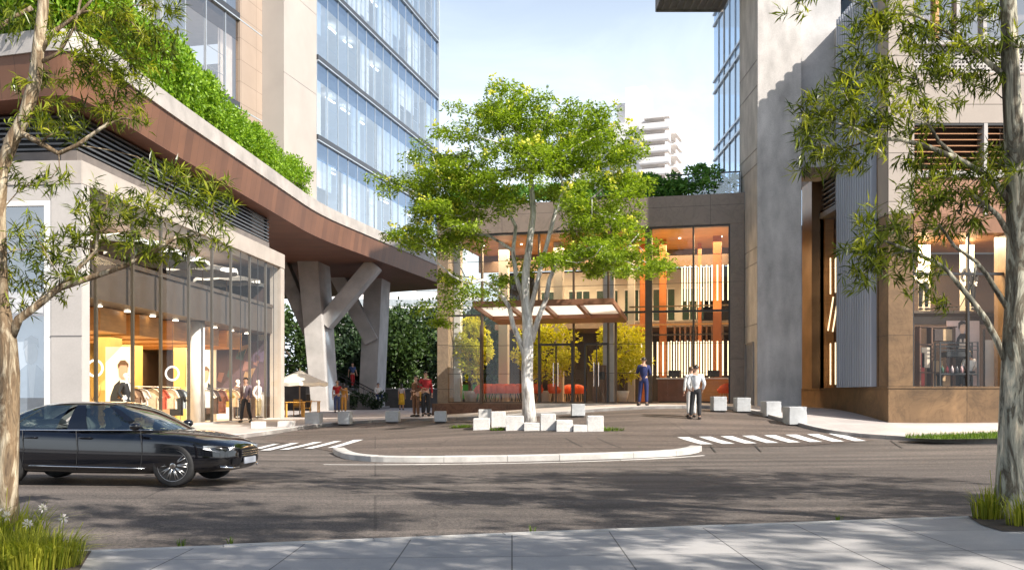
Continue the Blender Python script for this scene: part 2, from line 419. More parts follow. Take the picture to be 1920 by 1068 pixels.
p = place(461, 792); person('man walking past the shop in a dark jacket over a white shirt', p, R(-8), 1.76, PLUM, BLACK_C, arms='down', legs='walk', shirt=WHITE_C)
p = place(632, 773); person('person in a red T-shirt and jeans with an arm round a companion in mustard', p, R(180), 1.78, RED_C, JEANS, jacket=False, short=True, arms='aroundl', hair=HAIRB, group='couple under the overhang')
p2 = p+Vector((.36,.06,0)); p2.z = G(p2.x,p2.y)+.125; person('person in mustard overalls beside the red T-shirt', p2, R(178), 1.66, MUST, MUST, jacket=False, arms='aroundr', long_hair=True, slim=.88, group='couple under the overhang')
p = place(798, 780); person('man in a dark red shirt embracing a companion in brown', p, R(12), 1.80, RED_C, BLACK_C, jacket=False, arms='reachl', group='couple by the lobby corner')
p2 = p+Vector((-.38,-.02,0)); p2.z = G(p2.x,p2.y)+.125; person('woman in brown leaning on the man in the dark red shirt', p2, R(-35), 1.66, BROWN_C, BROWN_C, jacket=False, arms='reachr', long_hair=True, slim=.88, group='couple by the lobby corner')
p = place(753, 768); person('person in a white top and long yellow skirt walking away down the path', p, R(175), 1.62, LIL, YEL, jacket=False, short=True, skirt=True, long_hair=True, slim=.88)

# ------------------------------------------------------------------ the car
PAINT = pm('black_car_paint', (.003,.0035,.006), .10, .05, coat=1.0); CHROME = pm('chrome', (.75,.76,.78), .12, .03, metal=1)
RUBBER = pm('tyre_rubber', (.018,.018,.019), .8, .15, 20); PLASTIC = pm('black_plastic', (.014,.014,.016), .45)
CGLASS = glass('car_glass', (.30,.36,.36), .16, .8, 0, (.9,.97,.95), 2.5)
ALLOY = pm('alloy_rim', (.52,.51,.50), .28, .08, metal=1); LENS = pm('lamp_lens', (.75,.77,.80), .08, .25, 30, metal=.6, coat=1)
PALE_LEATHER = pm('pale_leather', (.55,.52,.47), .55)
def make_car():
    wx = -5.72; wd = 16.55
    t = thing('parked_car' if 0 else 'car', 'black four-door saloon car with silver rims driving along the street behind the left tree', 'car', (wx-1.47, wd+.98, G(wx-1.5, wd+.98)+.008), R(-6))
    st = [(-2.50,.46,.86,.66),(-2.44,.34,.965,.80),(-2.20,.26,1.03,.885),(-1.53,.22,1.055,.925),(-.9,.20,1.03,.92),(0,.19,.995,.915),(.8,.19,.965,.92),(1.15,.19,.955,.925),(1.53,.21,.925,.925),(1.95,.22,.86,.89),(2.22,.23,.79,.82),(2.40,.25,.73,.70),(2.49,.33,.67,.54),(2.52,.42,.60,.40)]
    mb = MB(); ring = []
    for x, zb, zt, w in st:
        zs = zt-.13*(zt-zb)/.7; zm = zb+(zs-zb)*.55
        half = [(0,zb),(w*.80,zb),(w*.955,zb+.05),(w*.985,zb+.14),(w,zm),(w*.985,zs-.07),(w*.965,zs),(w*.90,zt-.055),(w*.72,zt-.012),(w*.35,zt+.010),(0,zt+.014)]
        ring.append([(x,y,z) for y, z in half]+[(x,-y,z) for y, z in half[-2:0:-1]])
    n = len(ring[0]); vs = [p for r in ring for p in r]; fs = []
    for i in range(len(ring)-1):
        for k in range(n): fs.append((i*n+k, (i+1)*n+k, (i+1)*n+(k+1)%n, i*n+(k+1)%n))
    fs += [tuple(range(n)), tuple(range((len(ring)-1)*n+n-1, (len(ring)-1)*n-1, -1))]
    mb.add(vs, fs); body = mb.build('body', PAINT, None, True)
    body.modifiers.new('s', 'SUBSURF').levels = 2
    cut = MB()
    for x in (-1.53,1.53):
        for s in (-1,1): cut.lathe([(.412,0),(.412,.5)], 40, (x, .62 if s > 0 else -1.12, .362), 'y')
    cu = cut.build('c', PLASTIC)
    b = body.modifiers.new('b', 'BOOLEAN'); b.object = cu; b.operation = 'DIFFERENCE'; b.solver = 'EXACT'
    dg = bpy.context.evaluated_depsgraph_get(); dg.update()
    m2 = bpy.data.meshes.new_from_object(body.evaluated_get(dg), depsgraph=dg); body.modifiers.clear(); body.data = m2
    m2.materials.clear(); m2.materials.append(PAINT); bpy.data.objects.remove(cu)
    m2.polygons.foreach_set('use_smooth', [True]*len(m2.polygons)); body.parent = t
    md = body.modifiers.new('edge', 'EDGE_SPLIT'); md.split_angle = R(40)
    # cabin: super-ellipse outlines stacked from belt to roof
    lv = [(0,-.40,1.72,.845,.955),(.35,-.385,1.36,.775,1.14),(.7,-.35,.98,.685,1.31),(.9,-.33,.74,.62,1.385),(1,-.32,.60,.56,1.415)]
    def cab(ph, q, off=0):
        for a, b2 in zip(lv[:-1], lv[1:]):
            if q <= b2[0]+1e-9: break
        u = (q-a[0])/(b2[0]-a[0]); c, ax, w, z = [a[i]+(b2[i]-a[i])*u for i in (1,2,3,4)]
        cs, sn = math.cos(ph), math.sin(ph); e = .62
        return Vector((c+(ax+off)*math.copysign(abs(cs)**e, cs), (w+off)*math.copysign(abs(sn)**(.34), sn), z+.05*(1-q)*(-math.cos(ph))*0))
    mb = MB(); NP = 72; qs = [0,.18,.35,.52,.7,.8,.9,1]
    vs = [cab(2*math.pi*k/NP, q) for q in qs for k in range(NP)]
    fs = [(i*NP+k, i*NP+(k+1)%NP, (i+1)*NP+(k+1)%NP, (i+1)*NP+k) for i in range(len(qs)-1) for k in range(NP)]
    # roof crown
    base = (len(qs)-1)*NP; vs.append(Vector((-.30,0,1.445))); top = len(vs)-1
    for r in (.66,.33):
        o = len(vs); vs += [Vector((-.30,0,1.445)).lerp(cab(2*math.pi*k/NP, 1), r)+Vector((0,0,.016 if r > .5 else .008)) for k in range(NP)]
        fs += [(base+k, base+(k+1)%NP, o+(k+1)%NP, o+k) for k in range(NP)]; base = o
    fs += [(base+k, base+(k+1)%NP, top) for k in range(NP)]
    def is_win(k, i):
        a = (k+.5)/NP*360; a = a-360 if a > 180 else a; A = abs(a)
        if not (0 < qs[i]+.01 and qs[i+1] <= .91): return False
        return A < 45 or A > 141 or 54 < A < 87.5 or 92 < A < 118 or 121 < A < 131
    keep = [f for j, f in enumerate(fs) if not (j < (len(qs)-1)*NP and is_win(j % NP, j//NP))]
    mb.add(vs, keep); mb.build('roof', PAINT, t, True)
    def win(name, a0, a1, q0, q1, na=10, nq=6):
        w = MB(); g = [cab(R(a0+(a1-a0)*i/na), q0+(q1-q0)*j/nq, -.006) for j in range(nq+1) for i in range(na+1)]
        w.add(g, [(j*(na+1)+i, j*(na+1)+i+1, (j+1)*(na+1)+i+1, (j+1)*(na+1)+i) for j in range(nq) for i in range(na)])
        w.build(name, CGLASS, t, True)
    win('windscreen', -45, 45, 0, .9); win('rear_window', 141, 219, 0, .9)
    for s in (-1,1): win('side_window', 54*s, 87.5*s, 0, .9); win('side_window', 92*s, 118*s, 0, .9); win('quarter_window', 121*s, 131*s, 0, .9, 4)
    for s in (-1,1):
        m = MB(); m.tube([cab(R(s*a), .005, .012) for a in range(38, 150, 4)], .012, 6); m.build('belt_trim', CHROME, t, True)
        m = MB(); m.tube([(x, s*.925, .33-.02*(x/1.2)) for x in (-1.05,-.5,0,.5,1.05)], .010, 6); m.build('sill_trim', CHROME, t, True)
        for x0 in (.98,-.18,-1.16):       # door shut lines
            m = MB(); m.tube([(x0-.02,s*.897,.955),(x0,s*.917,.80),(x0+.02,s*.924,.62),(x0,s*.916,.40),(x0-.03,s*.90,.28)], .006, 5); m.build('door_seam', PLASTIC, t)
        for x0 in (-.03,-1.02):
            m = MB(); m.tube([(x0-.12,s*.905,.83),(x0-.08,s*.945,.835),(x0+.08,s*.945,.832),(x0+.12,s*.905,.83)], .014, 6); m.build('door_handle', PAINT, t, True)
        m = MB(); m.ball((.93,s*1.02,1.03), (.10,.105,.07), 12, 8); m.box(.86,.92,min(s*.84,s*1.0),max(s*.84,s*1.0),.97,1.0); m.build('wing_mirror', PAINT, t, True)
        m = MB()
        hl = [(2.05,.852,.70),(2.20,.80,.70),(2.36,.695,.685),(2.47,.54,.67),(2.455,.52,.60),(2.38,.655,.575),(2.22,.80,.595),(2.05,.87,.645)]
        m.add([(x+.012,s*(y+.014),z) for x, y, z in hl]+[(x-.06,s*(y-.08),z) for x, y, z in hl], [tuple(range(8)) if s < 0 else tuple(range(7,-1,-1))]+[(i,(i+1)%8,8+(i+1)%8,8+i) for i in range(8)])
        m.build('headlight', LENS, t)
        m = MB(); m.tube([(2.32,s*.775,.335),(2.45,s*.62,.315),(2.51,s*.42,.31)], .016, 6); m.build('bumper_trim', CHROME, t, True)
        m = MB(); m.add([(2.475,s*.60,.47),(2.53,s*.36,.47),(2.52,s*.36,.37),(2.46,s*.60,.37),(2.40,s*.58,.47),(2.40,s*.36,.47),(2.40,s*.36,.37),(2.40,s*.58,.37)], [(0,1,2,3),(0,4,5,1),(3,2,6,7),(0,3,7,4)]); m.build('air_intake', PLASTIC, t)
        m = MB(); m.add([(-2.43,s*.80,.88),(-2.49,s*.58,.88),(-2.50,s*.58,.74),(-2.455,s*.80,.74),(-2.3,s*.80,.88),(-2.3,s*.58,.88),(-2.3,s*.58,.74),(-2.3,s*.80,.74)], [(0,1,2,3),(0,4,5,1),(3,2,6,7),(0,3,7,4)]); m.build('tail_light', pm('red_lens', (.4,.01,.01), .15, coat=1), t)
    m = MB(); m.box(2.44,2.545,-.40,.40,.475,.625)
    m.build('grille', PLASTIC, t, bevel=.02)
    for z in (.51,.55,.59):
        m = MB(); m.tube([(2.55,-.38,z),(2.56,0,z),(2.55,.38,z)], .007, 6); m.build('grille_bar', CHROME, t)
    m = MB(); m.box(2.53,2.555,-.26,.26,.36,.47); m.build('number_plate', pm('plate_white', (.62,.66,.72), .4), t, bevel=.005)
    for s in (-.38,.38):
        m = MB(); m.hexa([(.05,s-.24,.45),(.50,s-.24,.45),(.50,s+.24,.45),(.05,s+.24,.45)], [(-.02,s-.24,.62),(.48,s-.24,.62),(.48,s+.24,.62),(-.02,s+.24,.62)]); m.hexa([(-.12,s-.22,.60),(.06,s-.22,.60),(.06,s+.22,.60),(-.12,s+.22,.60)], [(-.34,s-.17,1.20),(-.22,s-.17,1.20),(-.22,s+.17,1.20),(-.34,s+.17,1.20)]); m.box(-.37,-.25,s-.10,s+.10,1.20,1.33); m.build('seat', PALE_LEATHER, t, bevel=.03)
    m = MB(); m.hexa([(-1.25,-.62,.5),(-.85,-.62,.5),(-.85,.62,.5),(-1.25,.62,.5)], [(-1.45,-.6,1.12),(-1.28,-.6,1.12),(-1.28,.6,1.12),(-1.45,.6,1.12)]); m.build('rear_bench', PALE_LEATHER, t, bevel=.03)
    m = MB(); m.lathe([(.17,0),(.19,.012),(.17,.025)], 20, (.62,.38,.93), 'x'); m.box(.70,1.2,-.72,.72,.80,.95); m.build('dashboard', PLASTIC, t)
    w0 = None
    for x in (-1.53,1.53):
        for s in (-1,1):
            w = MB(); w.lathe([(.275,-.10),(.335,-.115),(.361,-.09),(.365,0),(.361,.09),(.335,.115),(.275,.10)], 40, (0,0,0), 'y'); wo = w.build('wheel', RUBBER, t, True, loc=(x, s*.80, .365))
            r = MB(); r.lathe([(.285,-.05),(.285,.085),(.268,.108),(.258,.085),(.258,-.05)], 40, (0,0,0), 'y')
            for k in range(10):
                a = 2*math.pi*k/10; ca, sa = math.cos(a), math.sin(a)
                for da in (-.11,.11):
                    c2, s2 = math.cos(a+da), math.sin(a+da)
                    r.tube([(.05*ca,.085,.05*sa),(.14*math.cos(a+da*.7),.098,.14*math.sin(a+da*.7)),(.262*c2,.09,.262*s2)], [.016,.013,.013], 6)
            r.lathe([(.062,.02),(.062,.095),(.04,.11),(.0,.112)], 20, (0,0,0), 'y')
            ro = r.build('rim', ALLOY, wo, True)
            if s < 0: wo.rotation_euler.z = math.pi
            dk = MB(); dk.lathe([(.19,-.02),(.19,.01)], 28, (0,0,0), 'y'); dk.build('brake_disc', pm('brake_steel', (.25,.24,.23), .4, metal=1), wo)
    return t
make_car()
# ------------------------------------------------------------------ ground, road, kerbs
def asphalt(name, base, warm):
    m, nt, out = nodes_of(name)
    b = nt.nodes.new('ShaderNodeBsdfPrincipled'); nt.links.new(b.outputs[0], out.inputs[0])
    co = coords(nt)
    big = noise(nt, coords(nt, (.25,1.2,1)), .9, 5, .6)
    c = ramp(nt, big, [(.3, tuple(v*.80 for v in base)), (.7, warm)])
    fine = noise(nt, co, 60, 4, .75); ag = ramp(nt, fine, [(.36, (.40,.40,.41)), (.50, (1,1,1)), (.64, (1.7,1.6,1.5))])
    c = mixc(nt, .9, c, ag, 'MULTIPLY')
    mid = noise(nt, co, 24, 3, .8); c = mixc(nt, .95, c, ramp(nt, mid, [(.36, (.55,.55,.56)), (.50, (1,1,1)), (.63, (1.5,1.46,1.42))]), 'MULTIPLY')
    tr = noise(nt, coords(nt, (.025,1.15,1)), 1.6, 3, .5); c = mixc(nt, .85, c, ramp(nt, tr, [(.36, (.72,.72,.73)), (.52, (1,1,1)), (.66, (1.22,1.2,1.18))]), 'MULTIPLY')
    pt = nt.nodes.new('ShaderNodeTexBrick'); pt.offset = .37; pt.inputs['Scale'].default_value = 1; pt.inputs['Brick Width'].default_value = 9.5; pt.inputs['Row Height'].default_value = 3.9; pt.inputs['Mortar Size'].default_value = .02
    pt.inputs['Color1'].default_value = (.90,.90,.90,1); pt.inputs['Color2'].default_value = (1.08,1.07,1.05,1); pt.inputs['Mortar'].default_value = (.55,.55,.55,1)
    rm = nt.nodes.new('ShaderNodeMapping'); rm.inputs['Rotation'].default_value[2] = -.14; nt.links.new(co, rm.inputs[0]); nt.links.new(rm.outputs[0], pt.inputs['Vector'])
    c = mixc(nt, .8, c, pt.outputs['Color'], 'MULTIPLY')
    v = nt.nodes.new('ShaderNodeTexVoronoi'); v.feature = 'DISTANCE_TO_EDGE'; v.inputs['Scale'].default_value = .16
    w = nt.nodes.new('ShaderNodeMapping'); nt.links.new(co, w.inputs[0])
    nw = noise(nt, co, 1.4, 5); add = nt.nodes.new('ShaderNodeVectorMath'); add.operation = 'ADD'
    nt.links.new(co, add.inputs[0]); sc = nt.nodes.new('ShaderNodeVectorMath'); sc.operation = 'SCALE'; sc.inputs['Scale'].default_value = 1.2
    cb = nt.nodes.new('ShaderNodeCombineXYZ'); nt.links.new(nw, cb.inputs[0]); nt.links.new(nw, cb.inputs[1]); nt.links.new(cb.outputs[0], sc.inputs[0]); nt.links.new(sc.outputs[0], add.inputs[1])
    nt.links.new(add.outputs[0], v.inputs['Vector'])
    cr = ramp(nt, v.outputs['Distance'], [(.0, (.62,)*3), (.006, (1,)*3)])
    c = mixc(nt, .8, c, cr, 'MULTIPLY')
    nt.links.new(c, b.inputs['Base Color']); b.inputs['Roughness'].default_value = .82; b.inputs['Specular IOR Level'].default_value = .35
    nt.links.new(bump(nt, fine, .55, .012), b.inputs['Normal']); return m
ASPH = asphalt('asphalt_road', (.086,.077,.072), (.134,.117,.107))
DRIVE = asphalt('asphalt_drive', (.088,.073,.065), (.134,.109,.096))
def paving(name, col, sx, sy, joint=.006, jcol=(.10,.10,.10), var=.10, rough=.75, offset=0, rot=0):
    m, nt, out = nodes_of(name)
    b = nt.nodes.new('ShaderNodeBsdfPrincipled'); nt.links.new(b.outputs[0], out.inputs[0])
    co = coords(nt); mp = nt.nodes.new('ShaderNodeMapping'); mp.inputs['Rotation'].default_value[2] = rot; nt.links.new(co, mp.inputs[0])
    br = nt.nodes.new('ShaderNodeTexBrick'); br.offset = offset; nt.links.new(mp.outputs[0], br.inputs['Vector'])
    br.inputs['Scale'].default_value = 1; br.inputs['Brick Width'].default_value = sx; br.inputs['Row Height'].default_value = sy
    br.inputs['Mortar Size'].default_value = joint; br.inputs['Mortar Smooth'].default_value = .1; br.inputs['Bias'].default_value = 0
    br.inputs['Color1'].default_value = (*[c*(1-var*.6) for c in col], 1); br.inputs['Color2'].default_value = (*[c*(1+var*.6) for c in col], 1)
    br.inputs['Mortar'].default_value = (*jcol, 1)
    f = noise(nt, co, 1.3, 6, .65); c = mixc(nt, .9, br.outputs['Color'], ramp(nt, f, [(.3, (.80,.80,.81)), (.7, (1.12,1.1,1.08))]), 'MULTIPLY')
    f2 = noise(nt, co, 55, 3); c = mixc(nt, .5, c, ramp(nt, f2, [(.3, (.82,)*3), (.7, (1.1,)*3)]), 'MULTIPLY')
    nt.links.new(c, b.inputs['Base Color']); b.inputs['Roughness'].default_value = rough
    h = mathn(nt, 'ADD', mathn(nt, 'MULTIPLY', br.outputs['Fac'], -1.0), mathn(nt, 'MULTIPLY', f2, .12))
    nt.links.new(bump(nt, h, .35, .01), b.inputs['Normal']); return m
SIDEW = paving('sidewalk_slabs', (.36,.352,.348), 1.05, 1.28, .007)
PLAZA = paving('plaza_paving', (.46,.42,.40), 1.2, .6, .004, (.28,.26,.25), .10, .6, .5)
KERB = pm('kerb_concrete', (.52,.50,.47), .8, .16, 2.2, bmp=.2, bscale=50, fine=.18)
def worn_paint():
    m, nt, out = nodes_of('road_paint'); b = nt.nodes.new('ShaderNodeBsdfPrincipled'); nt.links.new(b.outputs[0], out.inputs[0])
    co = coords(nt); f = noise(nt, co, 7, 8, .75); c = ramp(nt, f, [(.36, (.16,.14,.125)), (.41, (.55,.54,.53)), (.50, (.78,.78,.77))])
    c = mixc(nt, .5, c, ramp(nt, noise(nt, co, 1.2, 4), [(.35, (.78,.77,.75)), (.65, (1,)*3)]), 'MULTIPLY')
    nt.links.new(c, b.inputs['Base Color']); b.inputs['Roughness'].default_value = .8; nt.links.new(bump(nt, noise(nt, co, 60, 3), .4), b.inputs['Normal']); return m
WHITEP = worn_paint()
# ground sheet to the horizon
gx = sorted(set([-2500,-900,-400,-200,-120,-80]+[i*2 for i in range(-30,31)]+[80,120,200,400,900,2500]))
gy = sorted(set([-900,-300,-100,-40]+[i*2 for i in range(-14,56)]+[130,180,260,400,800,2500]))
xs, ys = np.meshgrid(gx, gy); zs = Gv(xs.ravel(), ys.ravel())-.06
m = MB(); m.add(list(zip(xs.ravel(), ys.ravel(), zs)), [(j*len(gx)+i, j*len(gx)+i+1, (j+1)*len(gx)+i+1, (j+1)*len(gx)+i) for j in range(len(gy)-1) for i in range(len(gx)-1)])
tag(m.build('ground', pm('dry_ground', (.20,.18,.15), .9, .15, .3)), kind='structure')
def L(*pp, off=0.0): return [gp(a, b, off) for a, b in pp]
# plaza / far pavement edge, from far left to far right
edgeL = [(-30,26.0),(-17,27.6)]+[tuple(p[:2]) for p in L((300,836),(420,824),(480,817.5),(560,806),(600,800.5),(650,796),(700,792.5),(760,790),(820,788.5),(890,787))]
edgeR = [tuple(p[:2]) for p in L((960,783),(1057,777),(1120,771.5),(1200,767.5),(1278,766),(1340,766),(1380,768.5),(1415,776),(1450,786.5),(1490,797.5),(1537,810),(1602,819),(1680,824),(1758,829.5),(1868,832))]+[(22,27.0),(45,27.4)]
edge = smooth_path(edgeL+edgeR, 2)
road = [(-44,-11)]+[(44,-11),(44,33)]+[(24,33)]+[(13,38),(6,44),(-8,44),(-14,36),(-44,32)]
drape('road', road, 0, ASPH)
drape('pavement', [tuple(p) for p in edge]+[(45,60),(45,94),(-45,94),(-45,26)], .125, PLAZA, skirt=.3)
m = MB(); kerb(m, edge, .16, -.08, .132, 1); tag(m.build('kerb', KERB), kind='structure')
# drop-off drive, a darker asphalt sheet behind the island
isl = [tuple(p[:2]) for p in L((622,846),(640,855),(700,860),(800,860.5),(1000,857),(1150,853.5),(1260,849.5),(1300,846),(1318,838))]
ap = [tuple(p[:2]) for p in L((625,852),(640,858),(1000,859),(1290,850),(1312,842),(1420,842),(1620,829))]
q = [p for p in edge if -8.6 < p[0] < 9.4][::-1]
drape('drive', isl+[tuple(p[:2]) for p in L((1360,838),(1500,836),(1640,826))]+[(p[0], p[1]-.02) for p in edge[::-1] if -7.9 < p[0] < 10.6]+[tuple(p[:2]) for p in L((500,826),(560,835))], .012, DRIVE)
# island kerb, a long flat bow of pale stone with a gutter line
ik = smooth_path([tuple(p[:2]) for p in L((624,849),(634,855.5),(655,862),(720,866.5),(900,866),(1100,861.5),(1240,856.5),(1285,852.5),(1308,848.5),(1316,845))], 2)
m = MB(); kerb(m, ik, .30, -.08, .145, 1); tag(m.build('island_kerb', KERB), kind='structure')
inner = [p for p in ik]
drape('island', [tuple(p) for p in ik]+[tuple(p[:2]) for p in L((1240,826),(1100,822),(900,821),(760,824),(660,832))], .11, DRIVE, skirt=.2) if 0 else None
m = MB(); kerb(m, smooth_path([tuple(p[:2]) for p in L((606,870.5),(720,871),(900,869.5),(1100,865),(1250,859),(1322,853.5))], 1), .10, -.05, .010, 1); tag(m.build('gutter_line', KERB), kind='structure')
# crosswalks
def crosswalk(name, bars):
    bm = MB()
    for q in bars:
        P = L(*q, off=.022); n = 4; vs = []
        for i in range(n+1):
            for a, b in ((P[0],P[3]),(P[1],P[2])):
                p = a.lerp(b, i/n); vs.append((p.x,p.y,G(p.x,p.y)+.022))
        bm.add(vs, [(2*i,2*i+1,2*i+3,2*i+2) for i in range(n)])
    tag(bm.build(name, WHITEP), kind='structure')
bars = [[(476,840),(490,840),(524,831),(512,831.5)],[(488,843.5),(507,843.3),(561,829.3),(546,829.8)],[(524,842.2),(540,842),(604,827.6),(588,828.2)],[(568,840.3),(586,840),(641,825.8),(626,826.3)],[(614,838.6),(630,838.3),(681,823.4),(663,824)]]
crosswalk('crosswalk', bars)
bars = []
for k in range(8):
    xt, xb = 1270+40.5*k, 1316+41*k
    bars.append([(xb-2,832-.85*k),(xb+21,831.7-.85*k),(xt+22,818.6-.95*k),(xt,818.8-.95*k)])
crosswalk('crosswalk', bars)
# near sidewalk
nk = [(-40,3.6),(-16,7.7)]+[tuple(p[:2]) for p in L((-120,1043),(170,1030),(420,1020.5),(700,1009),(1000,996.5),(1400,981.5),(1830,966),(2100,957), off=.125)]+[(20,14.2),(40,17.5)]
drape('sidewalk', nk+[(40,-11),(-40,-11)], .125, SIDEW, skirt=.3, step=.9)
m = MB(); kerb(m, nk, .15, -.05, .131, -1); tag(m.build('kerb', KERB), kind='structure')
# joints across the drive (dark seams)
for (a, b) in (((1060,822),(1092,838)),((1120,822),(1165,840)),((1330,832),(1342,848)),((1412,831),(1428,847)),((1670,826),(1692,840))):
    p, q2 = gp(*a), gp(*b); n = (q2-p).cross(Vector((0,0,1))).normalized()*.018; m = MB(); vs = []
    for i in range(5):
        c = p.lerp(q2, i/4); z = G(c.x, c.y)+.017
        vs += [(c.x-n.x,c.y-n.y,z),(c.x+n.x,c.y+n.y,z)]
    m.add(vs, [(2*i,2*i+1,2*i+3,2*i+2) for i in range(4)]); tag(m.build('road_seam', pm('seam_tar', (.035,.033,.032), .8)), kind='structure')
# ------------------------------------------------------------------ building materials
CREAM = pm('cream_stone', (.43,.385,.345), .7, .10, .9, bmp=.12, bscale=30, fine=.08)
CREAM2 = pm('pale_stucco', (.46,.43,.405), .75, .06, .7, bmp=.1, bscale=30, fine=.08)
CONC = pm('grey_concrete', (.47,.455,.445), .75, .16, .8, bmp=.25, bscale=18, fine=.12)
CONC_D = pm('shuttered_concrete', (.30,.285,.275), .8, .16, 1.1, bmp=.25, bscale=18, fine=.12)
BRONZE = pm('bronze_metal', (.115,.085,.062), .42, .14, 2, metal=.55)
DARKM = pm('dark_metal', (.028,.027,.028), .4, .1)
GREYM = pm('grey_metal', (.20,.19,.185), .5, .1, metal=.3)
BLACKG = pm('louver_black', (.016,.016,.018), .5, .1)
BROWNP = pm('brown_fascia_panel', (.16,.122,.098), .5, .10, 1.2)
GOLD = pm('ochre_wall', (.56,.39,.13), .55, .14, .8)
AMBER = pm('amber_timber', (.55,.27,.09), .5, .12, 1.5, stretch=(1,1,6))
WOODF = pm('warm_floor', (.34,.22,.13), .35, .12, 2)
WHITEW = pm('white_wall', (.74,.72,.69), .7, .04)
SHGL = glass('shop_glass', (.98,.98,.96), .02, .34, 0, (.95,.97,1), 6)
LBGL = glass('lobby_glass', (.95,.95,.92), .035, .5, 0, (.95,.98,1), 4)
LIT = emit('lit_panel', (1,.86,.66), 6.0); LITW = emit('lit_white', (1,.97,.92), 5.0); TUBE = emit('tube_glow', (1,.76,.46), 1.7)
def boards(name, a, b, sx, sy, rough=.55, seam=(.06,.03,.02)):
    m, nt, out = nodes_of(name); bs = nt.nodes.new('ShaderNodeBsdfPrincipled'); nt.links.new(bs.outputs[0], out.inputs[0])
    tc = nt.nodes.new('ShaderNodeTexCoord'); 
    br = nt.nodes.new('ShaderNodeTexBrick'); br.offset = .5; nt.links.new(tc.outputs['UV'], br.inputs['Vector'])
    br.inputs['Scale'].default_value = 1; br.inputs['Brick Width'].default_value = sx; br.inputs['Row Height'].default_value = sy
    br.inputs['Mortar Size'].default_value = .006; br.inputs['Color1'].default_value = (*a, 1); br.inputs['Color2'].default_value = (*b, 1); br.inputs['Mortar'].default_value = (*seam, 1)
    f = noise(nt, tc.outputs['Object'], .8, 5); c = mixc(nt, .8, br.outputs['Color'], ramp(nt, f, [(.3, (.82,)*3), (.7, (1.12,)*3)]), 'MULTIPLY')
    nt.links.new(c, bs.inputs['Base Color']); bs.inputs['Roughness'].default_value = rough; return m
def box_uv(o, ax='auto'):
    """metre-scaled coordinates per face so that board and panel joints have their true size"""
    me = o.data; uv = me.uv_layers.new(name='UVMap')
    for p in me.polygons:
        n = p.normal; a = max(range(3), key=lambda i: abs(n[i]))
        for li in p.loop_indices:
            c = me.vertices[me.loops[li].vertex_index].co
            uv.data[li].uv = (c.y, c.z) if a == 0 else ((c.x, c.z) if a == 1 else (c.x, c.y))
    return o
def panelm(name, col, sx, sy, joint=.012, jcol=None, var=.08, rough=.65, vein=0, offset=0, dark=None, bmp=.15, metal=0):
    """stone or metal cladding with real panel joints (UV in metres), cloudy veins"""
    if name in MATS: return MATS[name]
    m, nt, out = nodes_of(name); b = nt.nodes.new('ShaderNodeBsdfPrincipled'); nt.links.new(b.outputs[0], out.inputs[0])
    tc = nt.nodes.new('ShaderNodeTexCoord'); co = tc.outputs['Object']
    br = nt.nodes.new('ShaderNodeTexBrick'); br.offset = offset; nt.links.new(tc.outputs['UV'], br.inputs['Vector'])
    br.inputs['Scale'].default_value = 1; br.inputs['Brick Width'].default_value = sx; br.inputs['Row Height'].default_value = sy
    br.inputs['Mortar Size'].default_value = joint; br.inputs['Mortar Smooth'].default_value = 0
    br.inputs['Color1'].default_value = (*[c*(1-var*.5) for c in col], 1); br.inputs['Color2'].default_value = (*[c*(1+var*.5) for c in col], 1)
    br.inputs['Mortar'].default_value = (*(jcol or [c*.35 for c in col]), 1)
    f = noise(nt, co, .7, 7, .65, 1.2 if vein else 0)
    c = mixc(nt, .9, br.outputs['Color'], ramp(nt, f, [(.3, (1-var*1.6,)*3), (.7, (1+var,)*3)]), 'MULTIPLY')
    if vein:
        v = noise(nt, co, 1.1, 8, .6, 2.5)
        c = mixc(nt, vein, c, ramp(nt, v, [(.44, (1,)*3), (.485, (.30,.26,.22)), (.53, (1,)*3)]), 'MULTIPLY')
    nt.links.new(c, b.inputs['Base Color']); b.inputs['Roughness'].default_value = rough; b.inputs['Metallic'].default_value = metal
    nt.links.new(bump(nt, noise(nt, co, 22, 4), bmp), b.inputs['Normal']); MATS[name] = m; return m
STONE = panelm('brown_marble', (.205,.122,.058), 2.6, 3.6, .010, None, .34, .42, .30)
BSTONE = panelm('lobby_stone', (.235,.185,.150), 2.9, 3.1, .008, None, .08, .5, .22)
TCONC = panelm('tower_concrete', (.36,.355,.355), 3.4, 60, .010, (.12,.12,.12), .16, .8, .15)
CPANEL = panelm('cream_cladding', (.37,.315,.27), 2.35, 1.6, .014, (.12,.10,.08), .06, .7)

def face_t(o, u, px):
    k = (px-CX)/F; return (k*o[1]-o[0])/(u[0]-k*u[1])

# ------------------------------------------------------------------ the shop (left)
SO = (-12.13, 27.4); SA = math.atan(140/F); SU = (math.sin(SA), math.cos(SA))
def sy(px, x=0): return face_t((SO[0]+x*math.cos(SA), SO[1]-x*math.sin(SA)), SU, px)
shop = thing('shop_building', 'cream stone clothes shop with a tall glass front behind the black car', 'shop', (SO[0],SO[1],0), -SA)
SF = .555; L_ = 18.45
def SW(x, y, z): return Vector((SO[0]+x*math.cos(SA)+y*math.sin(SA), SO[1]-x*math.sin(SA)+y*math.cos(SA), z))
m = MB(); m.box(-.75,.0,-.02,L_,7.58,8.25); m.box(-14,-.75,-.02,.7,7.58,8.25); box_uv(m.build('fascia', CREAM, shop, bevel=.015))
m = MB(); m.box(-.55,-.02,L_-.55,L_-.003,.3,7.58); m.build('corner_pillar', CREAM, shop, bevel=.012)
m = MB(); m.box(-.92,-.0,-.017,.42,.2,7.58); m.build('corner_pier', CREAM2, shop, bevel=.012)
m = MB(); m.box(-.93,-.01,-.026,.41,3.28,3.31); m.build('pier_joint', GREYM, shop)
m = MB(); m.box(-.50,-.06,.43,L_-.56,.25,.60); m.box(-14,-.93,.03,.6,.25,.60); m.build('plinth', CREAM2, shop, bevel=.01)
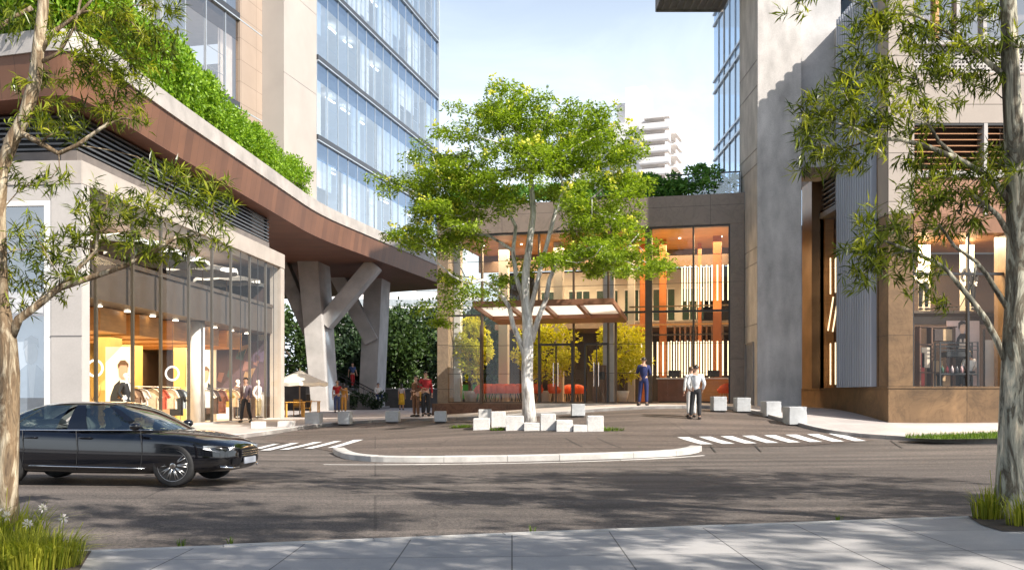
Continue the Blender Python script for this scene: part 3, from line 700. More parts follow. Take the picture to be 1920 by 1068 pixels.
m = MB(); m.box(-13,-.5,.6,L_-.6,.30,.555); m.build('floor', pm('pale_shop_floor', (.42,.36,.30), .3, .08), shop)
m = MB(); m.box(-11,-.42,.5,L_-.6,4.50,5.74); m.build('mid_floor_band', pm('taupe_band', (.072,.054,.042), .45, .1), shop)
m = MB(); m.box(-11,-.40,.5,L_-.6,5.742,5.80); m.box(-.43,-.36,.5,L_-.6,5.69,5.83); m.build('floor_edge', BRONZE, shop)
m = MB(); m.box(-13,-.76,.71,L_-.1,7.60,7.72); m.build('upper_ceiling', pm('brown_ceiling', (.16,.11,.085), .6), shop)
m = MB(); m.box(-8.2,-8.0,.4,L_-.4,.556,4.49); m.build('back_wall', GOLD, shop)
m = MB(); m.box(-7.2,-7.0,.4,L_-.4,5.81,7.59); m.build('upper_back_wall', pm('upper_brown_wall', (.15,.09,.065), .6, .3, .6), shop)
m = MB(); m.box(-13.0,-.56,L_-.3,L_-.1,.3,7.59); m.build('end_wall', pm('end_wall_umber', (.07,.045,.04), .6), shop)
# louvre storey between shop and overhang
m = MB(); m.box(-.9,-.42,.5,L_-1.0,8.252,8.66); m.box(-14,-.9,.62,1.0,8.252,8.66); m.build('louvre_base', pm('taupe_metal', (.16,.135,.12), .5), shop)
m = MB(); m.box(-1.6,-1.2,.9,L_-1.3,8.66,9.82); m.box(-14,-1.6,1.2,1.6,8.66,9.82); m.build('louvre_backing', BLACKG, shop)
for k in range(7):
    z = 8.74+k*.155; m = MB(); m.hexa([(-.62,.60,z),(-.42,.60,z-.03),(-.42,L_-1.05,z-.03),(-.62,L_-1.05,z)], [(-.62,.60,z+.025),(-.42,.60,z+.03),(-.42,L_-1.05,z+.03),(-.62,L_-1.05,z+.025)])
    m.box(-14,-.62,.60,.72,z-.03,z+.03); m.build('louvre_blade', pm('louvre_grey', (.10,.098,.10), .35, .1, metal=.5), shop)
for y in (.62, L_-1.1): m = MB(); m.box(-.63,-.50,y-.06,y+.06,8.66,9.8); m.build('louvre_post', BLACKG, shop)
# glazing bays
MY = [sy(p) for p in (190,258,310,362,405,440,475)]; MY += [MY[-1]+2.05, L_-.58]
bays = [.43]+MY
for k, y in enumerate(MY[:-1]):
    m = MB(); m.box(-.21,-.12,y-.055,y+.055,.60,7.58); m.build('mullion', pm('taupe_mullion', (.095,.078,.058), .4, .08, metal=.3), shop, bevel=.006)
for a, b in zip(bays[:-1], bays[1:]):
    m = MB(); m.add([(-.10,a,.6),(-.10,b,.6),(-.10,b,7.58),(-.10,a,7.58)], [(0,1,2,3)]); m.build('glass_pane', SHGL, shop)
for y in (bays[-3]+.9, bays[-2]+1.0, bays[-4]+1.0): m = MB(); m.box(-.13,-.105,y-.012,y+.012,.6,7.58); m.build('glass_joint', DARKM, shop)
# front window at the far left
m = MB(); m.add([(-5,.06,.6),(-.95,.06,.6),(-.95,.06,7.0),(-5,.06,7.0)], [(0,1,2,3)]); m.build('glass_pane', glass('front_glass', (.85,.9,.95), .30, .6, 0, (.9,.95,1)), shop)
m = MB(); m.box(-1.13,-.93,.0,.12,.6,7.0); m.box(-5,-.93,.0,.12,6.98,7.14); m.build('window_frame', WHITEW, shop, bevel=.008)
m = MB(); m.box(-5,-.93,.0,.14,7.14,7.58); m.build('window_head', CREAM2, shop)
m = MB(); m.box(-5,-1.14,.02,.14,3.95,4.55); m.build('window_band', pm('pale_band', (.55,.56,.58), .5), shop)
m = MB(); m.box(-5,-1.14,.045,.075,6.12,6.15); m.build('window_bar', GREYM, shop)
m = MB(); m.box(-5.9,-5.0,-.017,.42,.2,7.58); m.box(-14,-13.1,-.017,.42,.2,7.58); m.build('front_pier', CREAM2, shop, bevel=.012)
m = MB(); m.add([(-13.1,.06,.6),(-5.9,.06,.6),(-5.9,.06,7.14),(-13.1,.06,7.14)], [(0,1,2,3)]); m.build('glass_pane', glass('front_glass', (.85,.9,.95), .30, .6, 0, (.9,.95,1)), shop)
m = MB(); m.box(-13.1,-5.9,.0,.14,7.14,7.58); m.build('window_head', CREAM2, shop); m = MB(); m.box(-13.1,-5.9,.02,.14,3.95,4.55); m.build('window_band', pm('pale_band', (.55,.56,.58), .5), shop)
for x in (-11.3,-9.5,-7.7): m = MB(); m.box(x-.04,x+.04,.0,.12,.6,7.14); m.build('mullion', WHITEW, shop)
m = MB(); m.box(-14,-13.8,.42,L_-.1,.2,7.59); m.build('side_wall', CREAM2, shop)
# interior of the shop: gold piers, shelves, lights
for px, x, w, mt in ((205,-2.8,.9,GOLD),(243,-4.5,1.3,GOLD),(345,-3.2,1.0,GOLD),(352,-4.0,.5,GOLD)):
    y = sy(px, x); m = MB(); m.box(x-.25,x+.25,y-w/2,y+w/2,.556,4.49); m.build('gold_pier', GOLD, shop)
for px, x in ((369,-.95),(494,-1.0),(500,-2.6)):
    y = sy(px, x); m = MB(); m.lathe([(.30,.556),(.30,4.49)], 20, (x,y,0)); m.build('round_column', WHITEW, shop, True)
for k, px in enumerate((285,302,425,450)):
    y = sy(px, -6.1); m = MB(); m.box(-6.2,-6.0,y-1.7,y+1.7,.556,3.6); m.build('dark_partition', pm('dark_walnut', (.065,.04,.028), .5, .2, 2), shop)
for y in np.linspace(2.0, L_-2.5, 6):
    m = MB(); m.box(-5.9,-1.5,y-.9,y+.9,3.72,4.48); m.build('ceiling_coffer', AMBER, shop)
for y in np.linspace(1.5, L_-1.5, 9):
    for x in (-1.3,-3.4): m = MB(); m.lathe([(.10,4.44),(.10,4.47)], 12, (x,y,0)); m.build('downlight', LIT, shop)
for y in (3.1,5.2,7.1): 
    for j in range(6): m = MB(); m.box(-2.2,-2.12,y-.9+j*.13,y-.86+j*.13,3.45,4.49); m.build('timber_fin', pm('pale_fin', (.62,.47,.33), .5), shop) if y < 4 else None
SHOPW = lambda px, x, z: SW(x, sy(px), z)
def local_light(parent, loc, sx, sy_, e, col=(1,.82,.58), rot=(0,0,0)):  # unseen area light added as warm fill for a room
    l = bpy.data.lights.new('room_fill_light', 'AREA'); l.shape = 'RECTANGLE'; l.size = sx; l.size_y = sy_; l.energy = e; l.color = col
    o = bpy.data.objects.new('room_fill_light', l); C.objects.link(o); o.parent = parent; o.location = loc; o.rotation_euler = rot; return o
local_light(shop, (-4.0,5.0,3.68), 5, 7, 360, (1,.72,.38)); local_light(shop, (-4.0,13.0,3.68), 5, 7, 620, (1,.72,.38)); local_light(shop, (-3.5,9,7.5), 4, 14, 420, (1,.88,.72))
# upper-floor parasols (seen through the glass)
def parasol(label, loc, r, h, th, cat='parasol', rz=0, group=None, tip=.55, mat=None, base=True):
    t = thing('parasol', label, cat, loc, rz, group); n = 8; mat = mat or pm('canvas', (.72,.66,.56), .8, .06)
    m = MB(); vs = [(0,0,h+tip)]; rings = 4
    for i in range(1, rings+1):
        q = i/rings
        for k in range(n*2):
            a = math.pi*k/n; sag = 1-.045*q*(k % 2); vs.append((r*q*sag*math.cos(a), r*q*sag*math.sin(a), h+tip*(1-q)**1.15-.05*(k % 2)*q*q))
    N = n*2; fs = [(0,1+k,1+(k+1)%N) for k in range(N)]
    for i in range(rings-1): fs += [(1+i*N+k, 1+(i+1)*N+k, 1+(i+1)*N+(k+1)%N, 1+i*N+(k+1)%N) for k in range(N)]
    o = len(vs); vs += [(v[0]*1.005,v[1]*1.005,v[2]-.16) for v in vs[1+(rings-1)*N:1+rings*N]]
    fs += [(1+(rings-1)*N+k, o+k, o+(k+1)%N, 1+(rings-1)*N+(k+1)%N) for k in range(N)]
    m.add(vs, fs); m.build('canopy', mat, t)
    m = MB(); m.tube([(0,0,.0),(0,0,h+tip+.08)], .028, 8); m.build('pole', pm('pole_timber', (.50,.36,.22), .5), t)
    for k in range(n):
        a = 2*math.pi*k/n; m = MB(); m.tube([(0,0,h-.05),(r*.92*math.cos(a),r*.92*math.sin(a),h+.03)], .010, 5); m.build('rib', pm('pole_timber', (.50,.36,.22), .5), t)
    if base: m = MB(); m.lathe([(.30,0),(.30,.06),(.05,.10)], 16); m.build('base', GREYM, t)
    return t
PW = pm('white_canvas', (.80,.80,.78), .8, .03)
for k, (px, x) in enumerate(((222,-1.9),(276,-1.9),(318,-2.0),(380,-1.9),(425,-2.2),(470,-1.9))):
    parasol('white parasol upstairs in the shop, '+('closest to the corner pier','second from the corner pier','third from the corner pier, behind leaves','over the mullions half way along','near the clear end panes','at the far end by the corner pillar')[k], SW(x, sy(px, x), 5.80), 1.5, 1.12, .02, group='parasols on the upper floor of the shop', tip=.30, mat=PW, rz=k)
# ------------------------------------------------------------------ goods in the shop
def shirt_mesh(w=.50, h=.72, coat=False):
    L2 = h*(1.35 if coat else 1); sl = .36 if coat else .22
    half = [(.07,0),(.17,-.03),(w*.5,-.08),(w*.5+.14,-.08-sl),(w*.5+.04,-.12-sl),(w*.46,-.26),(w*.48,-L2)]
    pts = half+[(-x,z) for x, z in half[::-1]]
    return [(0,x,z) for x, z in pts]
def garment(label, loc, rz, col, coat=False, s=1.0):
    t = thing('garment', label, 'garment', loc, rz, 'clothes hanging on the shop rails')
    m = MB(); p = shirt_mesh(coat=coat); vs = []
    n = len(p)
    for off, sc in ((-.02,.97),(-.055,1.0),(.055,1.0),(.02,.97)): vs += [(off+.012*math.sin(9*y+7*z), y*sc*s, z*s-.07) for _, y, z in p]
    fs = [tuple(range(n)), tuple(range(4*n-1,3*n-1,-1))]+[(r*n+i,(r+1)*n+i,(r+1)*n+(i+1)%n,r*n+(i+1)%n) for r in range(3) for i in range(n)]
    m.add(vs, fs); m.build('cloth', pm('garment_'+str(col), col, .85, .14, 6), t)
    m = MB(); m.tube([(0,-.19*s,-.10),(0,0,-.045),(0,.19*s,-.10)], .008, 5); m.tube([(0,0,-.045),(0,0,-.01),(0,.02,.02),(0,.035,.0)], .005, 5); m.build('hanger', CHROME, t)
    return t
def rail(label, px0, px1, x, z=1.92):
    y0, y1 = sy(px0, x), sy(px1, x); t = thing('clothes_rail', label, 'clothes rail', SW(x,(y0+y1)/2,SF), -SA, None); h = (y1-y0)/2
    m = MB(); m.tube([(0,-h,z-SF),(0,h,z-SF)], .016, 8); m.build('rail', CHROME, t)
    for s in (-1,1):
        m = MB(); m.tube([(0,s*h,.0),(0,s*h,z-SF)], .014, 8); m.box(-.25,.25,s*h-.02,s*h+.02,0,.03); m.build('leg', CHROME, t)
rail('long chrome clothes rail behind the glass above the car roof', 236, 338, -.95); rail('chrome clothes rail behind the far bays of the shop glass', 384, 446, -.95)
for lab, px, col, coat in (('tan T-shirt first on the long shop rail',240,(.34,.20,.11),False),('brown tunic on the long shop rail beside the poster',251,(.20,.12,.075),True),('white sleeveless top on the long shop rail',264,(.70,.68,.64),False),('cream T-shirt on the long shop rail',286,(.66,.56,.42),False),('coral red shirt between two cream ones on the shop rail',300,(.55,.12,.07),False),
        ('ivory short-sleeved shirt on the long shop rail',320,(.70,.62,.48),False),('black coat at the end of the long shop rail',331,(.03,.03,.03),True),('pale blue shirt just past the ivory one in the shop',337,(.50,.56,.60),False),
        ('white blouse on the far shop rail',388,(.72,.70,.66),False),('dark brown coat on the far shop rail',398,(.09,.055,.04),True),('red-brown dress on the far shop rail',413,(.26,.10,.06),True),('lemon yellow vest on the far shop rail',424,(.68,.52,.10),False),('beige shirt at the end of the far shop rail',437,(.55,.44,.32),False)):
    garment(lab, SW(-.95, sy(px, -.95), 1.92), -SA-math.pi/2+rnd(-.25,.25), col, coat, 1.0)
for lab, px, x, w, z1, fig in (('large cream poster of a dark-suited man behind the first shop panes',225,-1.7,1.0,3.28,0),('large cream poster of a dark-suited man behind the round shop column',378,-1.6,1.25,3.50,1)):
    t = thing('poster', lab, 'poster', SW(x, sy(px, x), SF), -SA-math.pi/2, None)
    m = MB(); m.box(-.03,.03,-w/2,w/2,.02,z1-SF); m.build('panel', pm('poster_cream', (.74,.70,.62), .6, .03), t)
    s = 1.0; cy = .12*w
    def pl(pts, mat, nm, off): mm = MB(); mm.plate([(off,cy+a*s,b*s) for a, b in pts], (1,0,0), .004); mm.build(nm, mat, t)
    pl([(-.44,.05),(-.48,.55),(-.44,1.05),(-.30,1.42),(-.10,1.60),(.14,1.60),(.32,1.42),(.36,.9),(.34,.05)], BLACK_C, 'printed_suit', .032)
    pl([(-.10,1.60),(-.06,.85),(.05,.85),(.13,1.60)], WHITEW, 'printed_shirt', .037)
    pl([(-.12,1.72),(-.15,1.95),(-.10,2.12),(.02,2.18),(.14,2.12),(.18,1.95),(.14,1.74),(.06,1.60),(-.04,1.60)], SKIN, 'printed_face', .041)
    pl([(-.16,1.98),(-.18,2.12),(-.08,2.26),(.08,2.27),(.20,2.14),(.19,2.0),(.14,2.10),(-.08,2.10)], HAIRB, 'printed_hair', .046)
t = thing('wall_hanging', 'dark plum and brown abstract wall hanging at the far end of the shop', 'wall hanging', SW(-2.6, L_-.42, 2.0), -SA)
m = MB(); m.box(-1.9,1.9,-.05,.05,-.2,2.2); m.build('panel', pm('plum_print', (.075,.045,.06), .7, .3, .9), t)
for k in range(9): m = MB(); a = rnd(-1.6,1.4); b = rnd(0,1.5); m.plate([(a,-.056,b),(a+rnd(.15,.4),-.056,b-.1),(a+rnd(.3,.6),-.056,b+rnd(.3,.6)),(a+.1,-.056,b+rnd(.2,.5))], (0,-1,0), .004); m.build('printed_patch', pm('plum_patch_%d' % (k % 4), ((.20,.10,.09),(.10,.07,.12),(.05,.09,.10),(.28,.18,.10))[k % 4], .7), t)
t = thing('poster', 'reflection-paled poster of a standing man in the front window left of the cream pier', 'poster', SW(-1.9,.55,SF), -SA)
m = MB(); m.box(-.95,.95,-.03,.03,.1,3.35); m.build('panel', pm('poster_white', (.76,.76,.77), .6, .03), t)
for nm, mt, off, pts in (('printed_suit', pm('reflection_paled_suit', (.36,.40,.45), .7), -.034, [(-.45,.1),(-.50,1.1),(-.30,1.75),(-.05,1.95),(.25,1.95),(.50,1.72),(.55,1.0),(.45,.1)]),('printed_shirt', WHITEW, -.039, [(-.02,1.95),(.06,1.0),(.16,1.0),(.24,1.95)]),('printed_face', pm('reflection_paled_skin', (.60,.55,.52), .7), -.043, [(-.05,2.05),(-.10,2.35),(.0,2.62),(.20,2.62),(.30,2.35),(.25,2.05),(.10,1.93)]),('printed_hair', pm('reflection_paled_hair', (.40,.38,.38), .7), -.048, [(-.12,2.40),(-.10,2.68),(.10,2.80),(.30,2.70),(.32,2.42),(.24,2.56),(.0,2.56)])):  # print tones paled to imitate a white reflection on the glass
    mm = MB(); mm.plate([(a,off,b) for a, b in pts], (0,-1,0), .004); mm.build(nm, mt, t)
def mannequin(label, loc, rz, top, bottom):
    t = person('tmp', loc, rz, 1.78, top, bottom, pm('mannequin_white', (.70,.68,.65), .4), pm('mannequin_white', (.70,.68,.65), .4), arms='pocket', jacket=True, shirt=WHITE_C)
    t.name = 'mannequin'; tag(t, label, 'mannequin'); return t
mannequin('pale mannequin in a black suit in front of the first cream poster', SW(-.9, sy(236,-.9), SF), R(75), BLACK_C, BLACK_C)
mannequin('mannequin in a grey jacket at the far end of the shop window', SW(-1.0, sy(484,-1.0), SF), R(70), LIL, cloth('khaki', (.35,.28,.16)))
mannequin('mannequin in brown behind the far bays of the shop', SW(-1.6, sy(446,-1.6), SF), R(80), BROWN_C, BLACK_C)
for lab, px, z in (('round white ring ornament by the ochre wall next to the cream pier',178,2.45),('round white ring lamp above the long clothes rail',323,2.42)):
    t = thing('ring_lamp', lab, 'lamp', SW(-.75, sy(px,-.75), z), -SA); m = MB(); n = 28
    m.tube([(.24*math.cos(2*math.pi*k/n),0,.24*math.sin(2*math.pi*k/n)) for k in range(n+1)], .035, 8, False); m.build('ring', emit('ring_glow', (1,.93,.8), 1.2), t, True)
    m = MB(); m.tube([(0,0,.24),(0,0,4.49-z)], .008, 5); m.build('cord', BRONZE, t)
t = thing('shrub_branch_vase', 'vase of bare twisting twigs beside the cream pier inside the shop', 'vase', SW(-.8, sy(174,-.8), SF), 0)
m = MB(); m.lathe([(.10,0),(.16,.15),(.13,.40),(.07,.52),(.09,.56)], 16); m.build('vase', pm('brown_ceramic', (.10,.05,.03), .3), t, True)
m = MB()
for k in range(9):
    a = rnd(0,6.3); p = Vector((0,0,.5)); pts = [p.copy()]
    for j in range(5): p += Vector((.07*math.cos(a)+rnd(-.05,.05), .07*math.sin(a)+rnd(-.05,.05), rnd(.12,.22))); pts.append(p.copy())
    m.tube(pts, [.012,.010,.009,.007,.005,.003], 5)
m.build('twigs', pm('twig_bark', (.12,.05,.03), .7), t)
for k, (px, z0, z1, x) in enumerate(((300,.556,1.45,-2.6),(414,.556,1.25,-2.4),(430,.556,1.35,-3.2))):
    t = thing('display_plinth', ('low tan display block behind the long clothes rail','white display block behind the far rail of the shop','ochre display block deep behind the far rail')[k], 'display block', SW(x, sy(px, x), 0), -SA)
    m = MB(); m.box(-.4,.4,-.5,.5,z0,z1); m.build('block', (pm('tan_block', (.4,.26,.15), .5), WHITEW, GOLD)[k], t, bevel=.02)
    m = MB(); m.box(-.3,.3,-.38,.38,z1,z1+.03); m.build('tray', BRONZE, t, bevel=.008)
# ------------------------------------------------------------------ the curved overhang and office tower (left)
WOOD = boards('red_brown_boards', (.190,.086,.046), (.130,.058,.032), 60, .55, .55, (.035,.016,.01))
WOODS = boards('soffit_boards', (.20,.088,.055), (.17,.075,.047), 60, .45)
ov = thing('overhang_deck', 'curved red-brown timber overhang with a pale edge sweeping over the shop towards the lobby', 'overhang')
pth = [(-60,38.5),(-30,31.2),(-14.1,26.75),(-12.25,26.15),(-11.6,26.6),(-11.35,32)]+[(-13.8+.0769*d, d) for d in (36,40,44)]+[(-9.98,50)]+[(-21.76+.236*d, d) for d in (56,60,64)]
pth = smooth_path(pth, 3)+[Vector((-21.76+.236*71.5, 71.5))]
def offs(pts, w):
    out = []; n = len(pts)
    for i, p in enumerate(pts):
        t = (pts[min(i+1,n-1)]-pts[max(i-1,0)]).normalized(); out.append(p+Vector((-t.y, t.x))*w)
    return out
fine = resample(pth, .6)
def strip(name, mat, a, za, b, zb, par, closed=None):
    m = MB(); n = len(a); vs = [(p.x,p.y,za) for p in a]+[(p.x,p.y,zb) for p in b]
    m.add(vs, [(i,i+1,n+i+1,n+i) for i in range(n-1)])
    o = m.build(name, mat, par); uv = o.data.uv_layers.new(name='UVMap'); ds = [0]
    for i in range(n-1): ds.append(ds[-1]+(a[i+1]-a[i]).length)
    for p in o.data.polygons:
        for li in p.loop_indices:
            vi = o.data.loops[li].vertex_index; uv.data[li].uv = (vs[vi][2]+3, ds[vi % n]) 
    return o
inn = offs(fine, .18)
strip('fascia', WOOD, inn, 9.80, fine, 10.95, ov)
back = [(-5,74),(-18,82),(-60,82)]
m = MB(); m.prism([tuple(p) for p in inn]+back, 9.79, 10.6); o = box_uv(m.build('soffit', WOODS, ov))
bandp = offs(fine, -.06); bandi = offs(fine, .55)
n = len(fine); m = MB()
vs = [(p.x,p.y,10.93) for p in bandi]+[(p.x,p.y,10.93) for p in bandp]+[(p.x,p.y,11.52) for p in bandp]+[(p.x,p.y,11.52) for p in bandi]+[(p.x,p.y,11.1) for p in bandi]
m.add(vs, [(r*n+i,r*n+i+1,(r+1)*n+i+1,(r+1)*n+i) for r in range(4) for i in range(n-1)]); m.build('edge_band', pm('pale_edge_concrete', (.42,.39,.365), .75, .14, 1.1, bmp=.15, bscale=20, fine=.1), ov)
m = MB(); m.prism([tuple(p) for p in offs(fine, .3)]+back, 10.9, 11.16); m.build('deck', pm('planter_soil', (.06,.045,.035), .9, .2), ov)
# tower
TO = (-10.26, 50.9); TA = math.atan(430/F); TU = (math.sin(TA), math.cos(TA)); ty = lambda px: face_t(TO, TU, px)
TGL = [glass('office_glass_%d' % i, t, b, .55, .01, g, 3) for i, (t, b, g) in enumerate((((.72,.82,.90),.34,(.90,.95,1)),((.84,.90,.95),.30,(.92,.96,1)),((.66,.77,.88),.40,(.88,.94,1))))]
BGL = glass('spandrel_glass', (.36,.48,.64), .26, .6, .02, (.66,.80,1), 3)
BLIND = pm('pale_blind', (.80,.82,.84), .8, .04); TWALL = pm('office_inside', (.60,.65,.70), .8, .05)
MUL = pm('pale_mullion', (.50,.56,.62), .35, .05, metal=.4); SLABM = pm('slab_edge', (.045,.05,.06), .4, .08)
FZ = [11.16, 15.19, 19.36, 23.53, 27.70, 31.87, 36.04]
def curtain(root, y0, y1, x0, nmod, warm=False, par=None):
    w = (y1-y0)/nmod
    for f, (za, zb) in enumerate(zip(FZ[:-1], FZ[1:])):
        m = MB(); m.box(x0-.30,x0+.11,y0,y1,zb-.11,zb+.13); m.build('slab_edge', SLABM, root)
        m = MB(); m.box(x0-.20,x0+.13,y0,y1,zb-.20,zb-.14); m.build('slab_trim', MUL, root)
        m = MB(); m.box(x0-7,x0-.30,y0,y1,zb-.35,zb+.10); m.build('floor_slab', WHITEW, root)
        m = MB(); m.box(x0-5.2,x0-5.0,y0,y1,za+.1,zb-.35); m.build('inner_wall', TWALL if not warm else pm('office_inside_warm', (.52,.44,.37), .8, .05), root)
        for k in range(int(nmod/1.6)):
            yy = y0+(k+.35+.3*rnd(0,1))*w*1.6
            if rnd(0,1) < .4:
                m = MB(); m.box(x0-1.6,x0-1.5,yy-.6,yy+.6,zb-.62,zb-.58); m.build('strip_light', LITW, root)
        for k in range(nmod):
            a, b = y0+k*w, y0+(k+1)*w; g = MB()
            zs = zb-1.18
            g.mat(0).add([(x0,a,za+.12),(x0,b,za+.12),(x0,b,zs),(x0,a,zs)], [(0,1,2,3)])
            g.mat(1).add([(x0+.004,a,zs),(x0+.004,b,zs),(x0+.004,b,zb-.2),(x0+.004,a,zb-.2)], [(0,1,2,3)])
            wo = g.build('window', [random.choice(TGL), BGL], root)
            m = MB(); m.box(x0-.10,x0+.035,a-.015,a+.015,za+.12,zb-.2)
            if k % 2 == 1: m.box(x0-.05,x0-.01,a+.015,b-.015,za+1.0,za+1.012); m.box(x0-.05,x0-.01,a+.015,b-.015,za+1.9,za+1.912)
            m.build('frame', MUL, wo)
            if rnd(0,1) < .80:
                m = MB(); h = random.choice((.0,.0,.6,1.4)); m.box(x0-.40,x0-.36,a+.05,b-.05-.0,za+.2+h,zs+.3)
                if rnd(0,1) < .8: m.build('blind', BLIND, wo)
tw = thing('office_tower', 'blue glass office tower with dark floor lines above the curved overhang', 'office tower', (TO[0],TO[1],0), -TA)
curtain(tw, 0, 20.8, 0, 15)
m = MB(); m.box(-1.6,.02,-3.75,-.02,11.16,37); m.build('pier', pm('warm_pier', (.41,.375,.345), .75, .06, .5, bmp=.1), tw)
for z in np.arange(13.2, 36, 4.17): m = MB(); m.box(-.01,.026,-3.755,-.02,z-.008,z+.008); m.build('pier_joint', GREYM, tw)
m = MB(); m.box(-.15,.14,20.8,21.0,11.16,37); m.build('corner_post', MUL, tw)
m = MB(); m.box(-10,-.3,20.8,20.95,11.16,36); m.box(-10,0,0,20.9,36.05,36.5); m.build('roof', GREYM, tw)
wg = thing('office_wing', 'recessed beige-tinted glass office wing left of the pale pier, behind the overhang hedge', 'office wing', (TO[0],TO[1],0), -TA)
random.seed(11)
_t = TGL; TGL = [glass('wing_glass_%d' % i, t, b, .5, .01, g, 3) for i, (t, b, g) in enumerate((((.86,.80,.74),.26,(.98,.95,.95)),((.80,.80,.82),.30,(.90,.93,1))))]
_b = BGL; BGL = glass('wing_spandrel', (.42,.38,.36), .20, .5, .02, (.85,.84,.86), 3); FZ2 = FZ; FZ = FZ[:-1]
curtain(wg, -23.5, -3.76, -1.25, 12, True)
m = MB(); m.box(-1.35,-1.13,-5.9,-3.76,11.2,32); box_uv(m.build('stone_panel', panelm('beige_panels', (.36,.285,.23), 1.45, 1.02, .012, (.2,.16,.13), .05, .6), wg))
FZ = FZ2
# branching columns below the overhang
def branch(m, a, b, w, dp):
    a = Vector(a); b = Vector(b); t = (b-a).normalized(); s = Vector((t.z, 0, -t.x)).normalized()*w/2
    d = Vector((0, dp, 0)); m.hexa([a-s, a+s, a+s+d, a-s+d], [b-s, b+s, b+s+d, b-s+d])
def slabcol(m, pa, pb, ya, yb, d, dp):
    (a0,a1), (b0,b1) = pa, pb
    f = lambda px, py: P3(px, py, d)
    A, B, Cc, D = f(a0,ya), f(a1,ya), f(b1,yb), f(b0,yb); o = Vector((.25,dp,0))
    m.hexa([A,B,B+o,A+o], [D,Cc,Cc+o,D+o])
c1 = thing('branching_column', 'thick leaning concrete column with branching arms nearest the shop corner', 'column', (P3(600,760,59)), 0, 'branching concrete columns under the overhang')
def rel(mb, o):
    l = o.location; mb.v = [(v[0]-l.x, v[1]-l.y, v[2]-l.z) for v in mb.v]; return mb
m = MB(); slabcol(m, (584,614), (557,596), 775, 486, 59, 2.6); rel(m, c1).build('shaft', CONC, c1, bevel=.03)
m = MB(); branch(m, P3(604,606,59.4), P3(700,492,59.4), .92, 1.5); rel(m, c1).build('arm', CONC, c1, bevel=.03)
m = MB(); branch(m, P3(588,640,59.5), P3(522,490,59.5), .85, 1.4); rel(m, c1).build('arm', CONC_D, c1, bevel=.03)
c2 = thing('branching_column', 'second concrete column with a diagonal brace, nearer the lobby', 'column', (P3(693,760,67.5)), 0, 'branching concrete columns under the overhang')
m = MB(); slabcol(m, (671,704), (683,716), 775, 518, 67.5, 2.8); rel(m, c2).build('shaft', CONC, c2, bevel=.03)
m = MB(); branch(m, P3(696,640,67), P3(622,500,67), .95, 1.5); rel(m, c2).build('arm', CONC, c2, bevel=.03)

# ------------------------------------------------------------------ the lobby
LO = (-3.23, 42.06); LA = math.atan(444/F); LU = (math.cos(LA), -math.sin(LA)); lx = lambda px: face_t(LO, LU, px)
def LW(x, y, z): return Vector((LO[0]+x*math.cos(LA)+y*math.sin(LA), LO[1]-x*math.sin(LA)+y*math.cos(LA), z))
def lxd(px, y):      # local x of a picture column at inner depth y
    o = LW(0, y, 0); return face_t((o.x, o.y), LU, px)
lob = thing('lobby_building', 'brown stone lobby pavilion with tall glass bays behind the white-barked tree', 'lobby', (LO[0],LO[1],0), -LA)
W_ = lx(1396); FL = 1.30
m = MB(); m.box(-.0,W_,-.06,.7,8.53,9.76); box_uv(m.build('header', BSTONE, lob, bevel=.012))
m = MB(); m.box(lx(1369),W_,-.05,.7,.6,8.53); box_uv(m.build('pilaster', BSTONE, lob, bevel=.01))
m = MB(); m.box(0,.50,-.05,.8,.4,8.53); box_uv(m.build('pier', panelm('tan_stone', (.28,.21,.145), 2.6, 1.9, .012, None, .10, .6, .3), lob, bevel=.01))
m = MB(); m.box(-.15,lx(1008),-.32,-.07,.3,1.28); m.box(-.15,.1,-.07,6,.3,1.28); box_uv(m.build('plinth', panelm('russet_stone', (.17,.085,.052), 3.2, 3, .01, None, .2, .55, .6), lob, bevel=.01))
m = MB(); m.box(.05,W_,-.065,13,.5,FL); m.build('floor', WOODF, lob)
m = MB(); m.box(lx(1000),W_,-.40,-.066,.6,1.292); m.build('threshold', KERB, lob)
m = MB(); m.box(0,W_,.7,13,8.56,8.9); m.build('ceiling', AMBER, lob)
m = MB(); m.box(0,W_+1,-.05,13,9.0,9.70); m.build('roof_slab', GREYM, lob)
m = MB(); m.box(.05,.25,.8,13,FL,8.5); m.add([], []); m.build('side_wall', pm('lobby_side_brown', (.14,.095,.065), .6, .2), lob) if 0 else None
m = MB(); m.box(0,W_,12.8,13.0,FL,8.5); m.build('back_wall', pm('walnut_panelling', (.040,.028,.020), .45, .2, 2), lob)
m = MB(); m.box(2.2,W_-2.2,9.6,9.9,5.35,8.0); m.build('reflection_facade', pm('reflection_cream', (.58,.55,.50), .7, .04), lob)  # invented wall standing in for a facade mirrored in the glass
m = MB(); m.box(.2,W_-.2,9.0,12.8,5.05,5.34); m.build('upper_ledge', pm('ledge_soffit', (.16,.12,.09), .6), lob)  # invented ledge under the stand-in facade
for k in range(6):
    x0 = 2.6+k*1.45; m = MB(); m.box(x0,x0+1.05,9.56,9.597,5.45,7.0); gw = m.build('reflection_window', pm('dark_green_glass', (.03,.06,.055), .15), lob)  # invented windows copying those of the mirrored facade
    m = MB(); m.box(x0+.33,x0+.38,9.53,9.559,5.45,7.0); m.box(x0+.68,x0+.73,9.53,9.559,5.45,7.0); m.box(x0-.04,x0+1.09,9.53,9.559,7.0,7.06); m.box(x0,x0+1.05,9.53,9.559,5.85,5.89); m.build('frame', WHITEW, gw)
m = MB(); m.box(0,W_,6.6,6.8,7.75,8.555); m.build('bulkhead', pm('dark_bulkhead', (.14,.09,.06), .6), lob)
m = MB(); m.add([(.08,.9,FL),(.08,12.7,FL),(.08,12.7,8.5),(.08,.9,8.5)], [(0,1,2,3)]); m.build('side_glass', LBGL, lob)
